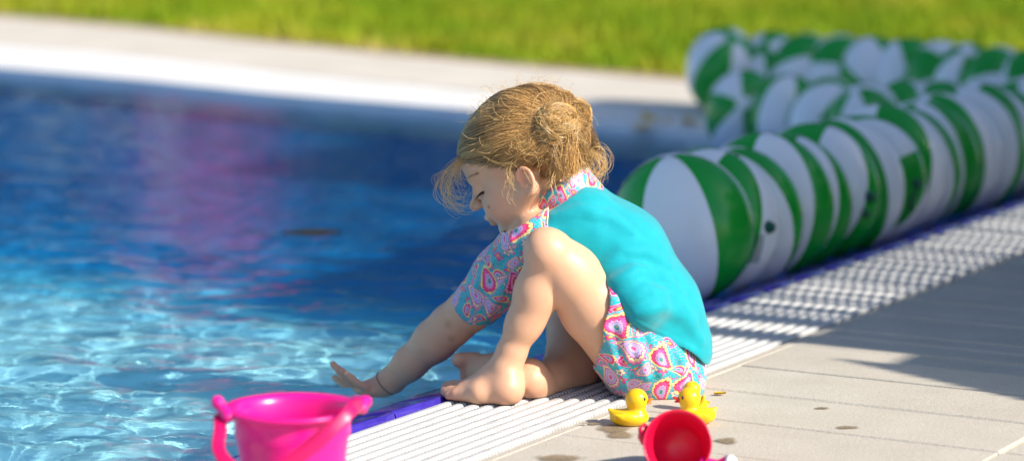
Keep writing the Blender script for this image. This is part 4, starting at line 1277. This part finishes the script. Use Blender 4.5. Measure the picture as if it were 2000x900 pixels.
# ------------------------------------------------------------------ hair
def to_w(l): return HO + HSC * (l[..., 0:1] * HF + l[..., 1:2] * HS + l[..., 2:3] * HU)
def strands(name, paths, rad, cols, parent, m=None, sides=3):
    """paths (N, M, 3) in world space -> thin tubes"""
    N, M, _ = paths.shape
    t = np.gradient(paths, axis=1); t /= np.linalg.norm(t, axis=2)[..., None] + 1e-9
    ref = paths - HO; ref = ref + 1e-5
    s = np.cross(t, ref); s /= np.linalg.norm(s, axis=2)[..., None] + 1e-9
    w = np.cross(s, t)
    ring = []
    for k in range(sides):
        a = 2 * math.pi * k / sides
        ring.append(paths + rad[..., None] * (math.cos(a) * s + math.sin(a) * w))
    V = np.stack(ring, 2).reshape(-1, 3)
    ix = np.arange(N * M * sides).reshape(N, M, sides)
    Fs = []
    for k in range(sides):
        k2 = (k + 1) % sides
        Fs.append(np.stack([ix[:, :-1, k], ix[:, :-1, k2], ix[:, 1:, k2], ix[:, 1:, k]], -1).reshape(-1, 4))
    o = mesh_obj(name, V, np.concatenate(Fs), m or m_hair, parent)
    if cols is not None:
        vcol(o, 'tint', np.repeat(cols.reshape(N * M, 3), sides, 0))
    return o
BUN = np.array([-58.0, 47.0, 15.0])
def on_cap(l): return (l - CRC) / CRR
hl_n = np.cross(np.array([77.0, 0, 40.0]) - [14, 68, -4], np.array([-50.0, 52, -46]) - [14, 68, -4])
if hl_n[2] < 0: hl_n = -hl_n
hl_n /= np.linalg.norm(hl_n)
def hair_side(l):
    """> 0 inside the hair; mirrored for her right side"""
    m_ = l.copy(); m_[..., 1] = np.abs(m_[..., 1])
    return (m_ - np.array([14, 68, -4.0])) @ hl_n
# underlayer that hides the scalp
cap = Group().add(He(*CRC, *(CRR + 3.5)), 0.004)
cap.add(He(-40, 28, -8, 34, 32, 38), 0.012).add(He(-40, -28, -8, 34, 32, 38), 0.012)
def cap_f(q):
    l = ((q.P - HO) @ HM.T) / HSC
    return np.maximum(cap(q), -hair_side(l) * HSC * 0.9 + 0.0015 + 0.0022 * np.sin(l[..., 0] * 0.31) * np.sin(l[..., 0] * 0.13 + 1))
v, F = mesh_sdf(cap_f, HO - 0.115, HO + 0.115, 0.0023)
v = relax(v, F, 3, 0.5)
hair_o = mesh_obj('hair', v, F, m_scalp, person)
def shades(N, M, lo_=0.0, hi_=1.0, tip_=0.25):
    dark, mid_, gold = np.array([0.15, 0.074, 0.025]), np.array([0.43, 0.235, 0.076]), np.array([0.80, 0.53, 0.21])
    k = RNG.uniform(lo_, hi_, N)[:, None] + np.linspace(0, tip_, M)[None, :]
    k = np.clip(k, 0, 1)[..., None]
    return np.where(k < 0.5, dark + (mid_ - dark) * k * 2, mid_ + (gold - mid_) * (k - 0.5) * 2)
def swept(N, M, left=True):
    out = []
    while len(out) < N:
        d = RNG.normal(0, 1, (N * 3, 3)); d /= np.linalg.norm(d, axis=1)[:, None]
        if left: d = d[d[:, 1] > -0.06]
        else: d = d[d[:, 1] < 0.03]
        l = CRC + d * CRR
        ok = hair_side(l) > RNG.normal(-1.0, 2.6, len(l))
        out += list(d[ok])
    d0 = np.array(out[:N])
    bun = BUN.copy()
    if not left: bun[1] *= -1
    bd = on_cap(bun); bd /= np.linalg.norm(bd)
    bdj = bd + RNG.normal(0, 0.07, (N, 3)); bdj /= np.linalg.norm(bdj, axis=1)[:, None]
    om = np.arccos(np.clip((d0 * bdj).sum(1), -1, 1))
    t = np.linspace(0, 1, M)
    so = np.sin(om)[:, None, None] + 1e-6
    D = np.sin((1 - t)[None, :, None] * om[:, None, None]) / so * d0[:, None] + np.sin(t[None, :, None] * om[:, None, None]) / so * bdj[:, None]
    # locks: neighbours share a sideways swing
    ph = np.floor(d0 @ np.array([9.0, 3.0, 11.0]) * 2.2)
    sw = np.sin(ph * 12.9898) * 0.5
    side_ = np.cross(D, bd[None, None, :]); side_ /= np.linalg.norm(side_, axis=2)[..., None] + 1e-6
    arch = np.sin(math.pi * t)[None, :]
    lift = np.abs(np.sin(ph * 78.233)) * 0.085 + RNG.uniform(0, 0.05, N)
    off = 0.035 + lift[:, None] * arch + RNG.uniform(0, 0.03, N)[:, None]
    off = off + 0.055 * (t[None, :] ** 3) * RNG.uniform(0.3, 1.3, N)[:, None]
    low = np.clip(-(D[..., 2]) - 0.05, 0, 1) * np.clip(-D[..., 0] + 0.35, 0, 1)
    off = off + 0.20 * low * arch
    D = D + side_ * ((sw * 0.09 + RNG.normal(0, 0.016, N))[:, None] * np.sin(math.pi * t * 1.0)[None, :])[..., None]
    D /= np.linalg.norm(D, axis=2)[..., None]
    L = CRC + D * CRR * (1 + off[..., None])
    L += RNG.normal(0, 0.35, L.shape) * arch[..., None]
    return to_w(L), ph
for left, N in ((True, 13000), (False, 2400)):
    M = 13
    P_, ph = swept(N, M, left)
    rad = np.full((N, M), 0.00025) * RNG.uniform(0.7, 1.3, N)[:, None]
    rad[:, 0] *= 0.5; rad[:, -1] *= 0.6
    cl = shades(N, M, 0.05, 0.70, 0.25)
    cl *= (0.50 + 0.85 * np.abs(np.sin(ph * 3.7)))[:, None, None]
    strands('hair_locks', P_, rad, cl, hair_o)
# hair hanging from below the bun to the nape
def nape(sgn, N, M):
    b_ = BUN * [1, sgn, 1] + np.stack([RNG.normal(0, 9, N), RNG.normal(0, 5, N) * sgn, RNG.uniform(-14, -2, N)], -1)
    th = RNG.uniform(0, 1, N); lock = np.floor(th * 9)
    e = np.stack([-74 + 66 * th + RNG.normal(0, 2, N), sgn * (20 + 42 * np.sin(math.pi * (0.12 + 0.75 * th))), -40 - 8 * np.sin(math.pi * th) + 16 * th + RNG.normal(0, 5, N)], -1)
    mid_ = (b_ + e) / 2
    out_ = mid_ - np.array([-18.0, 0, 0]); out_ /= np.linalg.norm(out_, axis=1)[:, None]
    c1 = mid_ + out_ * (13 + 5 * np.sin(lock * 5.1) + RNG.normal(0, 2.2, N))[:, None]
    t = np.linspace(0, 1, M)[None, :, None]
    L = (1 - t) ** 2 * b_[:, None] + 2 * t * (1 - t) * c1[:, None] + t ** 2 * e[:, None]
    return to_w(L + RNG.normal(0, 0.25, L.shape)), lock
for sgn, N in ((1, 4600), (-1, 800)):
    P_, lock = nape(sgn, N, 14)
    rad = np.full((N, 14), 0.00024) * RNG.uniform(0.7, 1.3, N)[:, None]
    cl = shades(N, 14, 0.15, 0.85, 0.1) * (0.65 + 0.6 * np.abs(np.sin(lock * 2.7)))[:, None, None]
    strands('hair_locks', P_, rad, cl, hair_o)
# the bun: loops of hair wound loosely over one another
def loops(bun, sgn, K, per, M):
    bd = on_cap(bun); nrm = bd / CRR; nrm /= np.linalg.norm(nrm)
    e1 = np.cross(nrm, [0.2, 0.1, 1.0]); e1 /= np.linalg.norm(e1); e2 = np.cross(nrm, e1)
    P_, C_ = [], []
    rg = np.random.default_rng(21)
    for k in range(K):
        rad_ = rg.uniform(9, 25);  tilt = rg.normal(0, 0.62); ta = rg.uniform(0, 6.28)
        n2 = nrm * math.cos(tilt) + (e1 * math.cos(ta) + e2 * math.sin(ta)) * math.sin(tilt)
        a1 = np.cross(n2, e2); a1 /= np.linalg.norm(a1); a2 = np.cross(n2, a1)
        th0, arc = rg.uniform(0, 6.28), rg.uniform(2.6, 5.4)
        cen = bun + nrm * (7.5 + rg.uniform(0, 11)) * (1.25 - rad_ / 22) + (e1 * rg.normal(0, 4.0) + e2 * rg.normal(0, 4.0))
        t = np.linspace(0, 1, M)[None, :]
        rho = np.sqrt(RNG.uniform(0, 1, per))[:, None] * rg.uniform(4.0, 6.5) * (0.45 + 0.55 * np.sin(math.pi * t)); psi = RNG.uniform(0, 6.28, per)[:, None] + 2.2 * t
        th = th0 + sgn * arc * t
        grow = 1 + 0.25 * (t - 0.5) * rg.choice([-1, 1])
        cr = rad_ * grow + rho * np.cos(psi); hh = rho * np.sin(psi) + 2.5 * np.sin(math.pi * t)
        L = cen + (cr * np.cos(th))[..., None] * a1 + (cr * np.sin(th))[..., None] * a2 + hh[..., None] * n2
        P_.append(to_w(L + RNG.normal(0, 0.22, L.shape)))
        C_.append(shades(per, M, 0.45, 1.0, 0.15) * rg.uniform(0.75, 1.25))
    return np.concatenate(P_), np.concatenate(C_)
for sgn in (1, -1):
    P_, C_ = loops(BUN * np.array([1, sgn, 1.0]), sgn, 30 if sgn > 0 else 12, 110 if sgn > 0 else 30, 20)
    rad = np.full(P_.shape[:2], 0.00026) * RNG.uniform(0.7, 1.3, len(P_))[:, None]
    strands('hair_bun', P_, rad, C_, hair_o)
# loose curls and flyaways
def spline(pts, M):
    pts = np.asarray(pts, float); n_ = len(pts)
    x = np.linspace(0, n_ - 1, M); i = np.clip(x.astype(int), 0, n_ - 2); f = (x - i)[:, None]
    p0 = pts[np.clip(i - 1, 0, n_ - 1)]; p1 = pts[i]; p2 = pts[i + 1]; p3 = pts[np.clip(i + 2, 0, n_ - 1)]
    return 0.5 * (2 * p1 + (p2 - p0) * f + (2 * p0 - 5 * p1 + 4 * p2 - p3) * f ** 2 + (3 * p1 - p0 - 3 * p2 + p3) * f ** 3)
wl, wr = [], []
def wisp(px, Y0, Y1, count, jit, rad):
    for _ in range(count):
        n_ = len(px)
        off_ = RNG.normal(0, jit, 2); sc = RNG.uniform(0.8, 1.15)
        pts = []
        for i, (x, y) in enumerate(px):
            k = i / (n_ - 1)
            x0, y0 = px[0]
            pts.append(J(x0 + (x - x0) * sc + off_[0] * (0.3 + k) + RNG.normal(0, jit * 0.25), y0 + (y - y0) * sc + off_[1] * (0.3 + k) + RNG.normal(0, jit * 0.25), Y0 + (Y1 - Y0) * k + RNG.normal(0, 0.004)))
        wl.append(spline(pts, 26)); wr.append(rad * RNG.uniform(0.7, 1.2))
wisp([(908, 296), (890, 320), (872, 340), (860, 362), (868, 386), (890, 400), (910, 400), (916, 388)], 3.54, 3.52, 24, 6, 0.00024)
wisp([(905, 300), (893, 326), (884, 350), (876, 372), (880, 392), (896, 406), (908, 404)], 3.56, 3.55, 20, 6, 0.00024)
wisp([(912, 300), (898, 318), (893, 340), (896, 358), (906, 366)], 3.53, 3.51, 20, 6, 0.00026)
wisp([(906, 300), (882, 322), (866, 338), (853, 350), (856, 366), (866, 372)], 3.53, 3.52, 10, 8, 0.00022)
wisp([(1138, 325), (1160, 342), (1178, 334), (1182, 312), (1170, 294), (1155, 300), (1152, 322), (1164, 340)], 3.55, 3.55, 34, 10, 0.00022)
wisp([(1138, 310), (1160, 300), (1176, 312), (1178, 334), (1165, 350), (1150, 352)], 3.56, 3.57, 26, 11, 0.00022)
wisp([(1130, 335), (1145, 352), (1160, 356), (1170, 346)], 3.53, 3.52, 14, 6, 0.0003)
wisp([(1085, 338), (1078, 352), (1080, 366), (1072, 378)], 3.475, 3.470, 12, 6, 0.0003)
wisp([(1000, 318), (992, 338), (998, 356), (994, 374), (1000, 384)], 3.478, 3.470, 12, 5, 0.0003)
wisp([(1022, 328), (1030, 345), (1040, 360), (1034, 378)], 3.474, 3.464, 4, 3, 0.00028)
wisp([(945, 305), (970, 318), (992, 322), (1012, 318)], 3.485, 3.474, 20, 5, 0.0003)
for k in range(120):
    a = RNG.uniform(R(20), R(175)); r0 = 128
    x0, y0 = 1030 + r0 * math.cos(a) * 0.98, 292 - r0 * math.sin(a)
    dx, dy = RNG.normal(0, 14), -abs(RNG.normal(0, 7))
    wisp([(x0 + 8, y0 + 10), (x0 + dx * 0.4, y0 + dy), (x0 + dx, y0 + dy * 1.6), (x0 + dx * 1.9, y0 + dy * 1.4 + 4)], 3.545, 3.545, 1, 3, 0.00020)
for k in range(60):    # curls springing out of the bun
    x0, y0 = 1085 + RNG.normal(0, 22), 240 + RNG.normal(0, 20); a0 = RNG.uniform(0, 6.28); rr_ = RNG.uniform(6, 16); sg = RNG.choice([-1, 1])
    wisp([(x0 + rr_ * math.cos(a0 + sg * q * 0.7) * (1 + 0.12 * q), y0 + rr_ * math.sin(a0 + sg * q * 0.7) * (1 + 0.12 * q)) for q in range(7)], 3.462, 3.455, 1, 2, 0.00024)
for k in range(150):    # stray hairs lying over the swept locks
    x0, y0 = RNG.uniform(930, 1130), RNG.uniform(200, 330)
    p0 = trace(cap, x0, y0, 3.2)
    if p0 is None or p0[1] > 3.56: continue
    an_ = RNG.uniform(0, 6.28)
    pts = [(x0 + 12 * i * math.cos(an_ + 0.25 * i), y0 + 9 * i * math.sin(an_ + 0.25 * i)) for i in range(4)]
    wisp(pts, p0[1] - 0.009, p0[1] - 0.012, 1, 2, 0.00024)
W = np.array(wl)
rad = np.array(wr)[:, None] * np.linspace(1.1, 0.5, 26)[None, :]
strands('hair_wisps', W, rad, shades(len(W), 26, 0.65, 1.1, 0.3), hair_o)
# lashes and brows
lp = []
for k in range(30):
    q = k / 29
    p0 = trace(head, 930.5 + 15 * q, 386 - 13 * q - 3 * math.sin(math.pi * q), 3.3)
    l0 = ((p0 - HO) @ HM.T) / HSC
    for r_ in range(1):
        e = l0 + np.array([3.0 - 1.2 * q, 1.2 + 1.2 * q, -2.6 + RNG.normal(0, 0.5)])
        lp.append(to_w(spline([l0 + [0, -0.4, 0], (l0 + e) / 2 + [0.5, 0.3, -0.7], e], 6)))
lp = np.array(lp)
rl_ = np.full((len(lp), 6), 0.00030) * np.linspace(1.3, 0.5, 6)[None]
strands('eyelashes', lp, rl_, None, person, m_lash)
mir = ((lp - HO) @ HM.T) * np.array([1, -1, 1]); strands('eyelashes', HO + mir @ HM, rl_, None, person, m_lash)
bp = []
for k in range(45):
    q = RNG.uniform(0, 1)
    p0 = trace(head, 909 + 24 * q, 350 - 10 * math.sin(q * 1.5) + RNG.normal(0, 1.6), 3.3)
    if p0 is None: continue
    p1 = trace(head, 909 + 24 * q + 5, 350 - 10 * math.sin(q * 1.5 + 0.15) - 1, 3.3)
    if p1 is None or abs(p1[1] - p0[1]) > 0.02: continue
    o_ = np.array([0, -0.0006, 0])
    bp.append(spline([p0 + o_, (p0 + p1) / 2 + 1.6 * o_, p1 + o_], 4))
bp = np.array(bp)
strands('eyebrow', bp, np.full((len(bp), 4), 0.00020), None, person, m_brow)
mir = ((bp - HO) @ HM.T) * np.array([1, -1, 1]); strands('eyebrow', HO + mir @ HM, np.full((len(bp), 4), 0.00020), None, person, m_brow)
